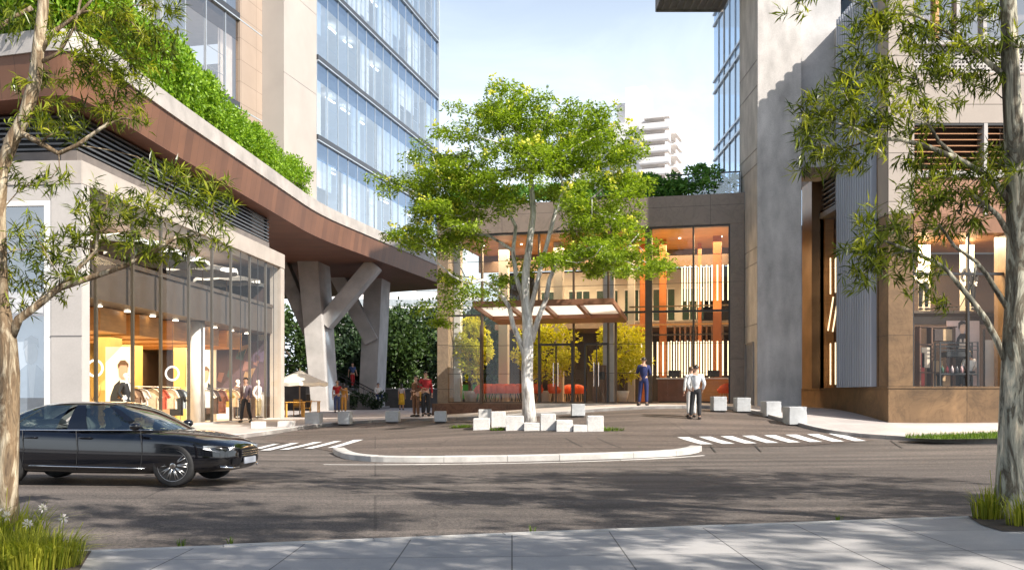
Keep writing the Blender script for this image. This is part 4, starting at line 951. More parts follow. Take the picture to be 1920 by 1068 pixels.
# glazing
GB = [.5, lx(903), lx(1010), lx(1075), lx(1140), lx(1216), lx(1300), lx(1369)]
for a, b in zip(GB[:-1], GB[1:]):
    for z0, z1 in ((FL,5.02),(5.10,8.53)):
        m = MB(); m.add([(a,.05,z0),(b,.05,z0),(b,.05,z1),(a,.05,z1)], [(0,1,2,3)]); m.build('glass_pane', LBGL, lob)
for x in GB[1:-1]:
    wd = .14 if abs(x-lx(1216)) < .01 else .035
    m = MB(); m.box(x-wd,x+wd,-.01,.20,FL,8.53); m.build('mullion', BRONZE, lob, bevel=.006)
m = MB(); m.box(.5,lx(1369),.0,.12,5.02,5.10); m.build('transom', DARKM, lob)
m = MB(); m.box(.5,lx(1369),-.02,.14,8.46,8.53); m.box(lx(1366),lx(1369),-.02,.14,FL,8.46); m.build('head_frame', DARKM, lob)
for z in (2.55,3.75,6.2,7.35):
    m = MB(); m.box(.5,lx(1369),.035,.065,z-.009,z+.009); m.build('glass_joint', DARKM, lob)
m = MB(); m.box(.5,lx(1369),.0,.10,FL,FL+.06); m.build('sill_rail', BRONZE, lob)
for a, b in ((1012,1073),(1097,1140)):      # door frames
    m = MB(); z = 3.72; x0, x1 = lx(a), lx(b)
    m.box(x0-.04,x0+.04,-.06,.16,FL,z); m.box(x1-.04,x1+.04,-.06,.16,FL,z); m.box(x0-.04,x1+.04,-.06,.16,z,z+.09); d = m.build('door', DARKM, lob)
    m = MB(); m.box((x0+x1)/2-.02,(x0+x1)/2+.02,-.03,.10,FL,z); m.build('door_stile', DARKM, d)
    for s in (-.10,.10): m = MB(); m.tube([((x0+x1)/2+s,-.08,FL+.7),((x0+x1)/2+s,-.08,FL+1.7)], .015, 8); m.build('handle', CHROME, d)
# entrance canopy
cx0, cx1 = lx(936), lx(1176); zf, zn, dep = 4.62, 5.02, -4.15; COP = pm('copper_canopy', (.30,.145,.085), .45, .10, 1.5, metal=.25)
cn = MB(); 
def cbeam(x0, x1, y0, y1, th=.22, up=0):
    z = lambda y: zf+(zn-zf)*(y/dep)+up
    return [(x0,y0,z(y0)),(x1,y0,z(y0)),(x1,y1,z(y1)),(x0,y1,z(y1))], [(x0,y0,z(y0)+th),(x1,y0,z(y0)+th),(x1,y1,z(y1)+th),(x0,y1,z(y1)+th)]
cn.hexa(*cbeam(cx0,cx1,dep,dep+.14)); cn.hexa(*cbeam(cx0,cx1,-1.30,-.10))
canp = cn.build('entrance_canopy', COP, lob, bevel=.01)
xs4 = np.linspace(cx0, cx1, 5)
for k, x in enumerate(xs4):
    m = MB(); w = .07; m.hexa(*cbeam(max(cx0,x-w),min(cx1,x+w),dep+.141,-1.301,.215)); m.build('rib', COP, canp)
for a, b in zip(xs4[:-1], xs4[1:]):
    m = MB(); m.hexa(*cbeam(a+.07,b-.07,dep+.141,-1.301,.03,.15)); m.build('panel', emit('canopy_light_panel', (1,.93,.86), .9) if 0 else leafm('opal_panel', (.92,.91,.90), (.92,.91,.90), .75, .3, (1,.99,.97)), canp)
for px in (905,1156): m = MB(); m.box(lx(px)-.05,lx(px)+.05,-.30,-.20,FL-.05,4.62); m.build('canopy_post', BRONZE, canp)
# interior columns, tubes, desk wall
for px, y, w, mt in ((858,1.1,.36,WHITEW),(945,3.2,.42,CREAM2),(1048,3.2,.42,CREAM2),(1142,1.0,.46,CONC),(1184,3.4,.30,CREAM2),(1243,3.5,.30,pm('orange_column', (.45,.15,.045), .4, .06)),(1345,3.2,.36,pm('orange_column', (.45,.15,.045), .4, .06)),(1206,4.5,.28,pm('orange_column', (.45,.15,.045), .4, .06)),(1312,5.0,.16,pm('orange_column', (.45,.15,.045), .4, .06))):
    x = lxd(px, y); m = MB(); m.box(x-w/2,x+w/2,y-w/2,y+w/2,FL,8.56); m.build('column', mt, lob, bevel=.01)
yt = 3.0
for k in range(19):
    px = 1182+10.2*k; x = lxd(px, yt)
    for z0, z1, ok in ((2.50,3.98,True),(5.75,7.30,px > 1275)):
        if ok: m = MB(); m.tube([(x,yt,z0),(x,yt,z1)], .032, 8); m.build('glowing_tube', TUBE, lob)
for k in range(17):
    x = lxd(1187+10.2*k, 4.4)
    for z0, z1, ok in ((2.3,4.1,k > 4),(5.6,7.4,k > 8)):
        if ok: m = MB(); m.tube([(x,4.4,z0),(x,4.4,z1)], .022, 6); m.build('glowing_tube', TUBE, lob)
for k in range(10):
    x = lxd(1265+10*k, 6.0); m = MB(); m.box(x-.04,x+.04,5.95,6.05,FL,4.9); m.build('timber_fin', pm('dark_fin', (.12,.06,.035), .5), lob)
for z in (4.3,4.75,5.55): m = MB(); m.box(lxd(1180,3.1),lxd(1368,3.1),3.06,3.14,z-.03,z+.03); m.build('tube_rail', AMBER if z == 4.75 else BRONZE, lob)
for y in (3.2,):
    for x in np.linspace(1.2, W_-1, 7): m = MB(); m.lathe([(.05,8.53),(.05,8.556)], 12, (x,y,0)); m.build('downlight', LIT, lob)
local_light(lob, (W_*.25,5,8.3), 5, 6, 760, (1,.74,.44)); local_light(lob, (W_*.75,4,8.3), 5, 6, 620, (1,.70,.38))
local_light(lob, (W_*.85,2.2,5.2), 2.6, 1.0, 50, (1,.68,.32), (math.pi,0,0))  # unseen upward fill added here, no lamp hangs at this height
# furniture inside the lobby
def lthing(name, label, cat, px, y, group=None, rz=0): return thing(name, label, cat, LW(lxd(px,y), y, FL), -LA+rz, group)
def desk(label, px, y, w, mat):
    t = lthing('reception_desk', label, 'desk', px, y)
    m = MB(); m.box(-w/2,w/2,-.3,.3,.08,1.02); m.build('front', mat, t, bevel=.02)
    m = MB(); m.box(-w/2-.06,w/2+.06,-.36,.36,1.02,1.08); m.build('top', WHITEW, t, bevel=.01)
    m = MB(); m.box(-w/2+.05,w/2-.05,-.26,.26,0,.08); m.build('plinth', DARKM, t)
    m = MB(); m.box(-.25,.25,-.02,.02,1.12,1.40); m.box(-.03,.03,-.03,.03,1.08,1.14); m.build('screen', DARKM, t)
desk('chestnut reception desk behind the widest lobby glass, left of the orange strip', 1264, 2.0, 1.35, pm('chestnut', (.20,.085,.045), .4)); desk('amber reception desk at the right end of the lobby glass', 1338, 2.3, 1.25, AMBER)
def red_chair(loc, rz):
    t = thing('tub_chair', 'orange-red tub chair on pale splayed legs inside the lobby', 'chair', loc, rz, 'red chairs in the lobby lounge')
    m = MB(); n = 14
    vs = []
    for r, z, up in ((.22,.42,0),(.29,.50,0),(.31,.62,1),(.285,.62,1),(.255,.50,0)):
        for k in range(n): a = 2*math.pi*k/n; back = max(0, math.sin(a))**.7; vs.append((r*math.cos(a), r*math.sin(a), z+up*(.24*back-.02)))
    m.add(vs, [(i*n+k,i*n+(k+1)%n,(i+1)*n+(k+1)%n,(i+1)*n+k) for i in range(4) for k in range(n)]); m.build('shell', pm('orange_red_plastic', (.78,.11,.025), .4, .05), t, True)
    m = MB(); m.lathe([(.22,.415),(.26,.44),(.255,.49),(.0,.50)], 14); m.build('seat', pm('orange_red_cushion', (.78,.13,.035), .7, .05), t, True)
    for a in (.8,2.3,3.9,5.4): m = MB(); m.tube([(.15*math.cos(a),.15*math.sin(a),.43),(.26*math.cos(a),.26*math.sin(a),0)], [.018,.012], 6); m.build('leg', pm('pale_beech', (.60,.46,.30), .5), t)
    return t
base = None
for px, y in ((901,.8),(914,.75),(927,.8),(940,.75),(953,.85),(966,.9),(1006,.9),(1040,1.0),(908,1.5),(921,1.4),(934,1.6),(948,1.5),(915,2.9),(930,3.3),(962,2.6),(1003,1.8),(1016,2.4),(1037,2.6),(1062,4.2),(1078,4.6),(1088,4.0),(1280,3.2),(1358,1.2)):
    p = LW(lxd(px,y), y, FL)
    if base is None: base = red_chair(p, rnd(-.5,.5)+math.pi)
    else: ring_copy(base, p, rnd(-.8,.8)+math.pi)
def table(label, px, y, r, mat):
    t = lthing('cafe_table', label, 'table', px, y); m = MB(); m.lathe([(r-.01,.70),(r,.715),(r,.735),(r-.01,.74)], 24); m.build('top', mat, t, True)
    m = MB(); m.lathe([(.22,0),(.22,.02),(.03,.04),(.025,.70)], 14); m.build('pedestal', DARKM, t, True)
table('round orange table among the red lounge chairs, left of the tree trunk', 940, 2.3, .5, pm('orange_table', (.75,.25,.04), .35)); table('round orange table right of the white tree trunk in the lobby', 1030, 3.3, .45, pm('orange_table', (.75,.25,.04), .35)); table('red table near the lobby doors', 1070, 5.4, .55, pm('red_table', (.45,.05,.03), .35))
t = lthing('sofa', 'green sofa beside the white pot at the left end of the lobby', 'sofa', 892, 3.4); GRN = pm('green_fabric', (.06,.26,.07), .85, .1, 8)
m = MB(); m.box(-.95,.95,-.38,.40,.16,.46); m.build('seat', GRN, t, bevel=.05); m = MB(); m.box(-.95,.95,.26,.45,.30,.84); m.build('backrest', GRN, t, bevel=.05)
for s in (-1,1): m = MB(); m.box(s*.95-.10,s*.95+.10,-.38,.42,.16,.64); m.build('armrest', GRN, t, bevel=.04)
for s in (-.8,.8):
    for y in (-.3,.3): m = MB(); m.tube([(s,y,0),(s,y,.17)], .022, 6); m.build('leg', DARKM, t)
t = lthing('kiosk', 'brown information kiosk with a dark screen just inside the lobby doors', 'kiosk', 1124, .55)
m = MB(); m.box(-.28,.28,-.12,.12,0,1.60); m.build('cabinet', pm('kiosk_brown', (.16,.085,.05), .5), t, bevel=.02); m = MB(); m.box(-.0,.24,-.135,-.121,1.0,1.32); m.build('screen', DARKM, t)
# ------------------------------------------------------------------ right shop block
RX, RD = 12.4, 32.0
rb = thing('corner_shop_building', 'brown marble and cream corner shop with louvres and a display window behind the right tree', 'shop', (RX,RD,0))
xr = lambda px: X(px, RD)-RX
zr = lambda py: Z(py, RD)
PT = zr(725)
m = MB(); m.box(0,20,0,10,.2,PT-.05); box_uv(m.build('plinth', STONE, rb, bevel=.01))
m = MB(); m.box(-.03,20.02,-.03,.45,PT-.05,PT+.02); m.box(-.03,.5,.45,9.5,PT-.05,PT+.02); box_uv(m.build('plinth_cap', STONE, rb, bevel=.008))
m = MB(); m.box(.0,xr(1712),.0,.85,PT+.02,zr(402)); box_uv(m.build('corner_pier', STONE, rb, bevel=.01))
m = MB(); m.box(-.02,xr(1714),-.02,.87,zr(402)+.012,15.7); box_uv(m.build('upper_pier', CPANEL, rb, bevel=.01))
m = MB(); m.box(xr(1714),20,-.015,.4,zr(231),zr(141)); box_uv(m.build('upper_wall', CPANEL, rb, bevel=.01))
m = MB(); m.box(xr(1888),xr(1888)+3,-.01,.4,zr(402),zr(231)); m.build('upper_wall', CPANEL, rb)
m = MB(); m.box(xr(1714),20,-.03,.3,zr(141),zr(137)); m.build('ledge', pm('ledge_brown', (.33,.26,.21), .6), rb)
# perforated screen: rows of small holes read as a grid of bars
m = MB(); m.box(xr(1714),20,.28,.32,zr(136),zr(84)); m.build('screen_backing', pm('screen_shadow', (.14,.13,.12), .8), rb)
k = 0; m = MB(); zz = zr(136)+.04
while zz < zr(84): m.box(xr(1714),14,.16,.20,zz,zz+.065); zz += .125
xx = xr(1714)+.05
while xx < 7: m.box(xx,xx+.05,.155,.205,zr(136),zr(84)); xx += .12
m.build('perforated_screen', CREAM2, rb)
m = MB(); m.box(xr(1714),20,-.02,.4,zr(84),zr(76)); m.build('upper_sill', CREAM2, rb)
m = MB(); m.add([(xr(1714),.3,zr(76)),(20,.3,zr(76)),(20,.3,15.7),(xr(1714),.3,15.7)], [(0,1,2,3)]); m.build('upper_window', glass('upper_glass', (.5,.6,.7), .3, .5), rb)
for px in (1760,1800,1850,1905): m = MB(); m.box(xr(px)-.06,xr(px)+.06,.1,.35,zr(76),15.7); m.build('window_post', CREAM2 if px != 1760 else AMBER, rb)
m = MB(); m.box(xr(1714),20,1.2,6,zr(76),15.7); m.build('upper_room', pm('upper_room_brown', (.30,.16,.10), .7, .2), rb)
# louvred bronze window
m = MB(); m.box(xr(1714),xr(1888),.5,.6,zr(330),zr(231)); m.build('louvre_backing', pm('dark_umber', (.06,.03,.018), .6), rb)
zz = zr(318)
while zz < zr(238):
    m = MB(); m.hexa([(xr(1716),.12,zz),(xr(1886),.12,zz),(xr(1886),.45,zz+.10),(xr(1716),.45,zz+.10)], [(xr(1716),.12,zz+.03),(xr(1886),.12,zz+.03),(xr(1886),.45,zz+.13),(xr(1716),.45,zz+.13)]); m.build('louvre_blade', pm('copper_louvre', (.42,.21,.10), .4, .1, metal=.3), rb); zz += .20
m = MB(); m.box(xr(1845),xr(1852),-.01,.5,zr(402),zr(231)); m.build('window_post', CREAM2, rb); m = MB(); m.box(xr(1712),xr(1888),.0,.5,zr(235),zr(231)-.002); m.build('window_head', DARKM, rb)
m = MB(); m.box(xr(1714),xr(1888),.02,.5,zr(332),zr(318)-.01); m.build('window_sill', CREAM2, rb)
m = MB(); m.box(xr(1714),xr(1888),.08,.5,zr(400),zr(332)); m.build('spandrel', pm('terracotta_band', (.34,.17,.10), .6, .12), rb)
m = MB(); m.box(xr(1714),xr(1888),.02,.5,zr(436),zr(400)-.002); m.build('shop_head', pm('copper_band', (.26,.13,.075), .45, .12, metal=.3), rb)
m = MB(); m.box(xr(1888),xr(1888)+3,0,.85,PT+.02,zr(402)-.003); box_uv(m.build('side_pier', STONE, rb))
# display window and room
m = MB(); m.add([(xr(1712),.30,PT),(xr(1888),.30,PT),(xr(1888),.30,zr(436)),(xr(1712),.30,zr(436))], [(0,1,2,3)]); m.build('display_window', glass('display_glass', (.97,.97,.95), .025, .4, 0, (1,1,1), 5), rb)
m = MB(); m.box(xr(1712),xr(1888),.2,.34,zr(514),zr(509)); m.build('window_bar', DARKM, rb)
for px in (1717,1822): m = MB(); m.box(xr(px)-.035,xr(px)+.035,.22,.36,PT,zr(436)); m.build('window_bar', DARKM, rb)
m = MB(); m.box(.85,10,.5,5.0,PT-.06,PT-.02); m.build('room_floor', WOODF, rb); m = MB(); m.box(.85,10,.5,5,zr(432),zr(428)); m.build('room_ceiling', AMBER, rb)
m = MB(); m.box(.85,10,4.8,5,PT,zr(436)); m.build('room_back_wall', pm('umber_wall', (.075,.046,.03), .6, .25, .8), rb)
m = MB(); m.box(.87,1.0,.9,4.8,PT,zr(436)); m.build('room_side_wall', pm('umber_wall', (.075,.046,.03), .6, .25, .8), rb)
local_light(rb, (2.6,1.7,zr(438)), 3.2, 2, 480, (1,.80,.55))
m = MB(); m.box(1.0,5,1.8,1.95,zr(600),zr(585)); m.build('gallery_edge', BRONZE, rb)
def rthing(name, label, cat, px, y, z=None, group=None): return thing(name, label, cat, (X(px, RD+y), RD+y, PT-.02 if z is None else z), 0, group)
t = rthing('shelving', 'open shelving of tan boxes and small goods at the left of the right display window', 'shelving', 1752, 1.3); zt = lambda py: Z(py, RD+1.3)-PT
w0 = lambda px: X(px, RD+1.3)-t.location.x
m = MB(); 
for px in (1720,1742,1782,1784): m.box(w0(px),w0(px)+.05,-.2,.2,0,zt(612))
for py in (724,697,645,612): m.box(w0(1720),w0(1790),-.2,.2,zt(py)-.02,zt(py)+.02)
m.build('frame', pm('umber_frame', (.14,.075,.045), .5), t)
for (a,b,c,d), mt in (((1744,1764,725,675),pm('tan_box', (.50,.34,.19), .6)),((1764,1782,640,616),pm('tan_box', (.50,.34,.19), .6)),((1748,1764,640,616),pm('dark_box', (.05,.03,.025), .6)),((1752,1778,724,701),pm('tan_box', (.50,.34,.19), .6)),((1724,1740,690,650),pm('cream_box', (.62,.55,.45), .6)),((1722,1730,724,660),pm('red_box', (.42,.05,.04), .6))):
    m = MB(); m.box(w0(a),w0(b),-.17,.12,zt(c)+.03,zt(d)); m.build('box', mt, t, bevel=.01)
t = rthing('vanity_cart', 'black wire display cart with bottles in front of the poster of a woman', 'cart', 1785, .75); zt = lambda py: Z(py, RD+.75)-PT; w0 = lambda px: X(px, RD+.75)-t.location.x
m = MB()
for px in (1758,1828):
    for y in (-.2,.2): m.box(w0(px)-.02,w0(px)+.02,y-.02,y+.02,0,zt(640))
for py in (641,648,655,700): 
    for y in (-.2,.2): m.box(w0(1758),w0(1828),y-.013,y+.013,zt(py)-.013,zt(py)+.013)
m.build('frame', DARKM, t)
m = MB(); m.box(w0(1770),w0(1815),-.22,.22,zt(668),zt(658)); m.box(w0(1760),w0(1826),-.2,.2,zt(702),zt(698)); m.build('tray', BLACKG, t, bevel=.01)
for k, c in enumerate(((.05,.12,.08),(.4,.05,.06),(.55,.45,.45),(.06,.06,.07),(.5,.3,.3))): m = MB(); x = w0(1766+9*k); m.lathe([(.05,zt(698)),(.05,zt(698)+.16),(.02,zt(698)+.20),(.02,zt(698)+.25)], 10, (x,-.05,0)); m.build('bottle', pm('bottle_%d' % k, c, .2), t, True)
t = rthing('poster', 'mauve poster of a dark-haired woman in an apron inside the right display window', 'poster', 1802, 1.35); zt = lambda py: Z(py, RD+1.35)-PT; w0 = lambda px: X(px, RD+1.35)-t.location.x
m = MB(); m.box(w0(1775),w0(1836),-.02,.02,zt(722),zt(600)); m.build('panel', pm('mauve_print', (.50,.42,.43), .6, .1), t)
for nm, mt, off, pts in (('printed_dress', pm('print_black', (.03,.022,.025), .7), -.024, [(1790,722),(1790,650),(1794,632),(1800,624),(1809,624),(1816,634),(1820,655),(1822,722)]),('printed_face', pm('print_skin', (.62,.44,.35), .7), -.029, [(1801,624),(1798,616),(1798,608),(1804,604),(1809,608),(1809,616),(1806,624)]),('printed_hair', pm('print_hair', (.03,.02,.02), .7), -.033, [(1796,614),(1796,604),(1801,600),(1808,601),(1811,607),(1806,606),(1800,608),(1798,616)]),('printed_apron', pm('print_blouse', (.62,.55,.48), .7), -.028, [(1797,652),(1799,634),(1802,634),(1803,642),(1806,642),(1807,633),(1810,634),(1812,652)])):
    mm = MB(); mm.plate([(w0(a),off,zt(b)) for a, b in pts], (0,-1,0), .004); mm.build(nm, mt, t)
t = rthing('display_board', 'bright white panel at the right end of the right display window', 'display board', 1861, 1.2); m = MB(); m.box(-.28,.28,-.03,.03,.0,Z(636,RD+1.2)-PT); m.build('panel', WHITEW, t); m = MB(); m.box(-.30,-.28,-.05,.05,0,2.0); m.build('edge', DARKM, t)
t = rthing('stool', 'black stool under the seated person in white inside the right display window', 'stool', 1816, .95); m = MB(); m.lathe([(.20,.50),(.22,.53),(.20,.57)], 18); m.build('seat', BLACKG, t, True); m = MB(); m.lathe([(.22,0),(.21,.02),(.03,.05),(.03,.50)], 14); m.build('pedestal', CHROME, t, True)
p = person('seated person in white shirt and black trousers behind the right display window', (X(1816,RD+.95), RD+.90, PT-.02), R(176), 1.62, WHITE_C, BLACK_C, hair=HAIRB, arms='lap', legs='sit', jacket=False)
for lab, px, z, top in (('mannequin in a black suit high behind the right window, beside the gold panel',1818,Z(582,RD+1.9),BLACK_C),('mannequin in white high behind the left panes of the right window',1731,Z(582,RD+1.9),WHITE_C)):
    mannequin(lab, (X(px,RD+1.9), RD+1.86, z), 0, top, BLACK_C)
for a, b, lab in ((1800,1826,'tall cream backdrop panel behind the high black-suited mannequin'),(1722,1744,'tall cream backdrop panel high at the left of the right window')):
    t = thing('backdrop_panel', lab, 'panel', (X((a+b)/2,RD+2.4), RD+2.4, Z(582,RD+1.9))); m = MB(); m.box(-(b-a)/2*34.4/F,(b-a)/2*34.4/F,-.02,.02,0,2.9); m.build('panel', pm('backdrop_cream', (.72,.62,.46), .6, .06), t); m = MB(); m.box(-.3,.3,-.04,.04,-.03,0); m.build('foot', DARKM, t)
m = MB(); m.box(.9,8,1.86-.3,3.2,Z(582,RD+1.9)-.12,Z(582,RD+1.9)-.035); m.build('upper_ledge', BRONZE, rb)
# side face along the lane
yd = lambda px: F*RX/(px-CX)-RD
m = MB(); m.box(-.02,.5,.87,yd(1640),PT+.02,10.5); box_uv(m.build('lane_pier', STONE, rb))
FLUT = pm('blue_grey_fluting', (.36,.385,.44), .5, .10, 1.2, stretch=(1,1,.15), metal=.15, bmp=.1)
m = MB(); y0, y1 = yd(1646), yd(1578); nf = 15
for k in range(nf):
    a, b = y0+(y1-y0)*k/nf, y0+(y1-y0)*(k+1)/nf
    w_ = b-a; m.prism([(.1,a),(.02,a+.002),(.0,a+w_*.28),(-.20,a+w_*.30),(-.23,a+w_*.40),(-.23,a+w_*.68),(-.20,a+w_*.78),(.0,a+w_*.80),(.02,b-.002),(.1,b)], PT+.022, 15.7)
m.build('fluted_panel', FLUT, rb)
ya, yb = yd(1578)+.0, yd(1522)
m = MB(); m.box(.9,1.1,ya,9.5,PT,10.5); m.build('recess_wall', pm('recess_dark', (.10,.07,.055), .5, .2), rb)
m = MB(); m.add([(.45,ya,PT),(.45,yb,PT),(.45,yb,8.9),(.45,ya,8.9)], [(0,1,2,3)]); m.build('lane_window', glass('lane_glass', (.9,.88,.85), .08, .6), rb)
for k, q in enumerate(np.linspace(.06,.92,6)):
    yy = ya+(yb-ya)*q
    for z0, z1, tl in ((Z(720,38.6),Z(640,38.6),0),(Z(618,38.6),Z(552,38.6),.35),(Z(545,38.6),Z(475,38.6),0)):
        m = MB(); m.tube([(.68,yy+tl,z0),(.68,yy-tl,z1)], .030, 6); m.build('glowing_tube', TUBE, rb)  # slanted window fins given a glow of their own, not lamps
m = MB(); m.box(.35,.9,yb,yb+.12,PT,9.3); m.build('recess_jamb', AMBER, rb)
m = MB(); m.box(.30,.9,ya,yb+.3,8.9,9.12); m.build('recess_beam', GREYM, rb)
m = MB(); m.box(.6,.7,ya,yb+.3,9.12,10.5); m.build('recess_louvre_back', BLACKG, rb)
for k in range(6): m = MB(); z = 9.25+k*.2; m.box(.40,.50,ya,yb+.3,z,z+.04); m.build('recess_louvre', GREYM, rb)
m = MB(); m.box(.38,.52,(ya+yb)/2-.04,(ya+yb)/2+.04,9.12,10.5); m.build('recess_post', GREYM, rb)
m = MB(); m.box(-.0,.5,yb,9.5,PT+.02,10.5); box_uv(m.build('bronze_jamb', pm('bronze_cladding', (.24,.155,.09), .4, .2, 1, metal=.4), rb))
m = MB(); m.box(.0,9,yd(1578),10,10.5,15.7); box_uv(m.build('lane_upper_wall', TCONC, rb))
m = MB(); m.box(1.2,20,5.2,10,.2,15.6); m.build('core', CONC_D, rb); m = MB(); m.box(.2,20,.5,10,15.6,15.75); m.build('roof', GREYM, rb)
# ------------------------------------------------------------------ concrete stair tower
ct = thing('concrete_tower', 'tall bare concrete stair tower between the lobby and the corner shop', 'tower', (9.35,37,0))
m = MB(); m.box(0,X(1503,37)-9.35,0,2.9,.4,20); box_uv(m.build('shaft', pm('pale_concrete', (.545,.51,.48), .75, .20, 1.6, bmp=.3, bscale=18, fine=.25, stretch=(1,1,.45)), ct, bevel=.02))
m = MB(); m.box(X(1503,37)-9.35,3.3,.35,2.9,10.4,20); m.build('upper_shaft', CONC, ct)
for py in (128,175,290,318,470,498,610):
    z = Z(py,38); m = MB(); m.box(-.012,.004,.03,2.85,z-.02,z+.02); m.build('pour_joint', CONC_D, ct)
m = MB(); m.box(-.02,-.002,.55,1.75,1.2,3.6); m.build('door_recess', pm('recess_blue_grey', (.16,.17,.20), .6), ct); m = MB(); m.box(-.06,-.002,.50,.55,1.2,3.65); m.box(-.06,-.002,1.75,1.80,1.2,3.65); m.box(-.06,-.002,.50,1.80,3.652,3.70); m.build('door_frame', CONC_D, ct)
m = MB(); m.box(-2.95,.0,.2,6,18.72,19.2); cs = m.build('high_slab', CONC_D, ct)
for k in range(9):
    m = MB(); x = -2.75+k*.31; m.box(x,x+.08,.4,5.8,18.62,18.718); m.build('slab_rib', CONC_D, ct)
m = MB(); m.box(-3.0,-2.952,.18,6.02,18.6,19.4); m.box(-2.952,.0,6.0,6.05,18.6,19.4); m.build('slab_edge', pm('weathered_edge', (.24,.23,.22), .8, .25, 2), ct)
# ------------------------------------------------------------------ blue glass office block behind the lobby and the concrete tower
bt = thing('glass_office_block', 'blue glass office block showing a sliver between the sky and the concrete tower', 'office block', (12.95,41.3,0))
BT = glass('blue_glass', (.50,.66,.84), .34, .5, .02, (.76,.88,1), 3); BD = 20.9
m = MB(); m.box(3.2,14,.1,BD,.3,32); m.build('core_wall', pm('pale_core', (.55,.62,.70), .7, .05), bt)
for k in range(14):
    a, b = BD*k/14, BD*(k+1)/14
    m = MB(); m.add([(0,a,9),(0,b,9),(0,b,32),(0,a,32)], [(0,1,2,3)]); m.add([(.5,a,9),(.5,a+.02,9)], []); wo = m.build('window', BT, bt)
    m = MB(); m.box(-.05,.06,a,a+.09,9,32); m.build('mullion', MUL if k % 3 else WHITEW, wo)
for zz in (12.9,17.0,21.3,25.6,29.9):
    m = MB(); m.box(-.10,3.2,-.02,BD,zz-.42,zz-.30); m.box(-.10,.0,-.02,BD,zz+.30,zz+.42); m.build('floor_edge', MUL, bt)
    m = MB(); m.box(.08,.2,0,BD,zz-.298,zz+.298); m.build('spandrel', pm('blue_spandrel', (.20,.32,.48), .3), bt)
m = MB(); m.add([(0,BD,9),(3.2,BD,9),(3.2,BD,32),(0,BD,32)], [(0,1,2,3)]); m.build('end_glass', BT, bt)
m = MB(); m.box(-.12,14,-.05,BD+.05,32,32.4); m.build('roof', MUL, bt)
# ------------------------------------------------------------------ distant buildings
AD = 150.0; ap = thing('apartment_tower', 'haze-paled white apartment tower with stacked balconies rising behind the central tree', 'apartment block', (X(1150,AD),AD,0), R(-20))
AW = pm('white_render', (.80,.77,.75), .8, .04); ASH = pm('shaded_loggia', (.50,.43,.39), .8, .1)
s_ = AD/F
m = MB(); m.box(0,8.0,0,9,-2,Z(232,AD)); m.box(-6,0,1.2,9,-2,Z(228,AD)); m.build('wall', AW, ap)
m = MB(); m.box(1.6,4.8,1,6,Z(232,AD),Z(163,AD)); m.box(.2,1.6,1.5,5,Z(232,AD),Z(190,AD)); m.build('lift_tower', AW, ap)
for k in range(9):
    z = Z(252+21*k, AD); m = MB(); m.box(4.3,8.9,-1.3,0,z-.16,z); m.box(4.3,8.9,-1.35,-1.25,z,z+.85); m.box(8.82,8.92,-1.25,0,z,z+.85); m.build('balcony', AW, ap)
    m = MB(); m.box(4.5,7.9,-.03,-.004,z+.05,z+1.35); w = m.build('window', ASH, ap); m = MB(); m.box(4.9,6.0,-.06,-.031,z+.1,z+1.25); m.box(6.3,7.4,-.06,-.031,z+.1,z+1.25); m.build('pane', pm('haze_paled_glass', (.45,.47,.50), .2), w)  # far glass paled in its colour to imitate haze
    m = MB(); m.box(8.0,9.4,2,7.5,z-.16,z); m.box(9.3,9.4,2,7.5,z,z+.8); m.build('side_balcony', AW, ap)
    m = MB(); m.box(-5,-3.4,1.17,1.196,z+.1,z+1.3); m.box(-2.4,-.9,1.17,1.196,z+.1,z+1.3); m.build('window', pm('haze_paled_glass', (.45,.47,.50), .2), ap)
m = MB(); m.box(5,8.9,-1.3,0,Z(232,AD)-.1,Z(232,AD)+.15); m.build('roof_slab', AW, ap)
FD = 120; fb = thing('office_block', 'low pale office block far away between the branching columns and the lobby', 'office block', (X(720,FD),FD,0), R(6))
m = MB(); m.box(-8,12,0,8,0,Z(548,FD)); m.box(3.5,8.5,-.0,6,Z(548,FD),Z(528,FD)); m.build('wall', AW, fb)
for k in range(3):
    z = Z(566+16*k,FD); m = MB(); m.box(-8,12,-.05,-.004,z-.45,z+.35); m.build('window_strip', pm('pale_strip_glass', (.36,.40,.43), .2), fb)
m = MB(); m.box(4,8,-.05,-.004,Z(545,FD),Z(535,FD)); m.build('window_strip', pm('pale_strip_glass', (.36,.40,.43), .2), fb); m = MB(); m.box(3.2,8.8,-.2,6.2,Z(528,FD),Z(526,FD)); m.build('roof', AW, fb)
# block across the street, behind the viewer: seen mirrored in the lobby glass and the car
rf = thing('apartment_block', 'pale apartment block across the street, seen mirrored in the lobby glass', 'apartment block', (-12,-34,0), 0)
m = MB(); m.box(-26,22,-10,0,-.5,15); m.build('wall', pm('pale_render', (.42,.40,.37), .8, .05), rf)
for r_ in range(4):
    for k in range(11):
        x = -24+k*4.2; z = 1.6+r_*3.3; m = MB(); m.box(x,x+2.4,.004,.05,z,z+2.1); w = m.build('window', pm('dark_window', (.05,.07,.08), .1), rf); m = MB(); m.box(x-.12,x+2.52,.051,.12,z+2.1,z+2.25); m.box(x+1.15,x+1.25,.051,.10,z,z+2.1); m.build('frame', WHITEW, w)
m = MB(); m.box(-26.3,22.3,-10,.4,15,15.5); m.build('cornice', WHITEW, rf)
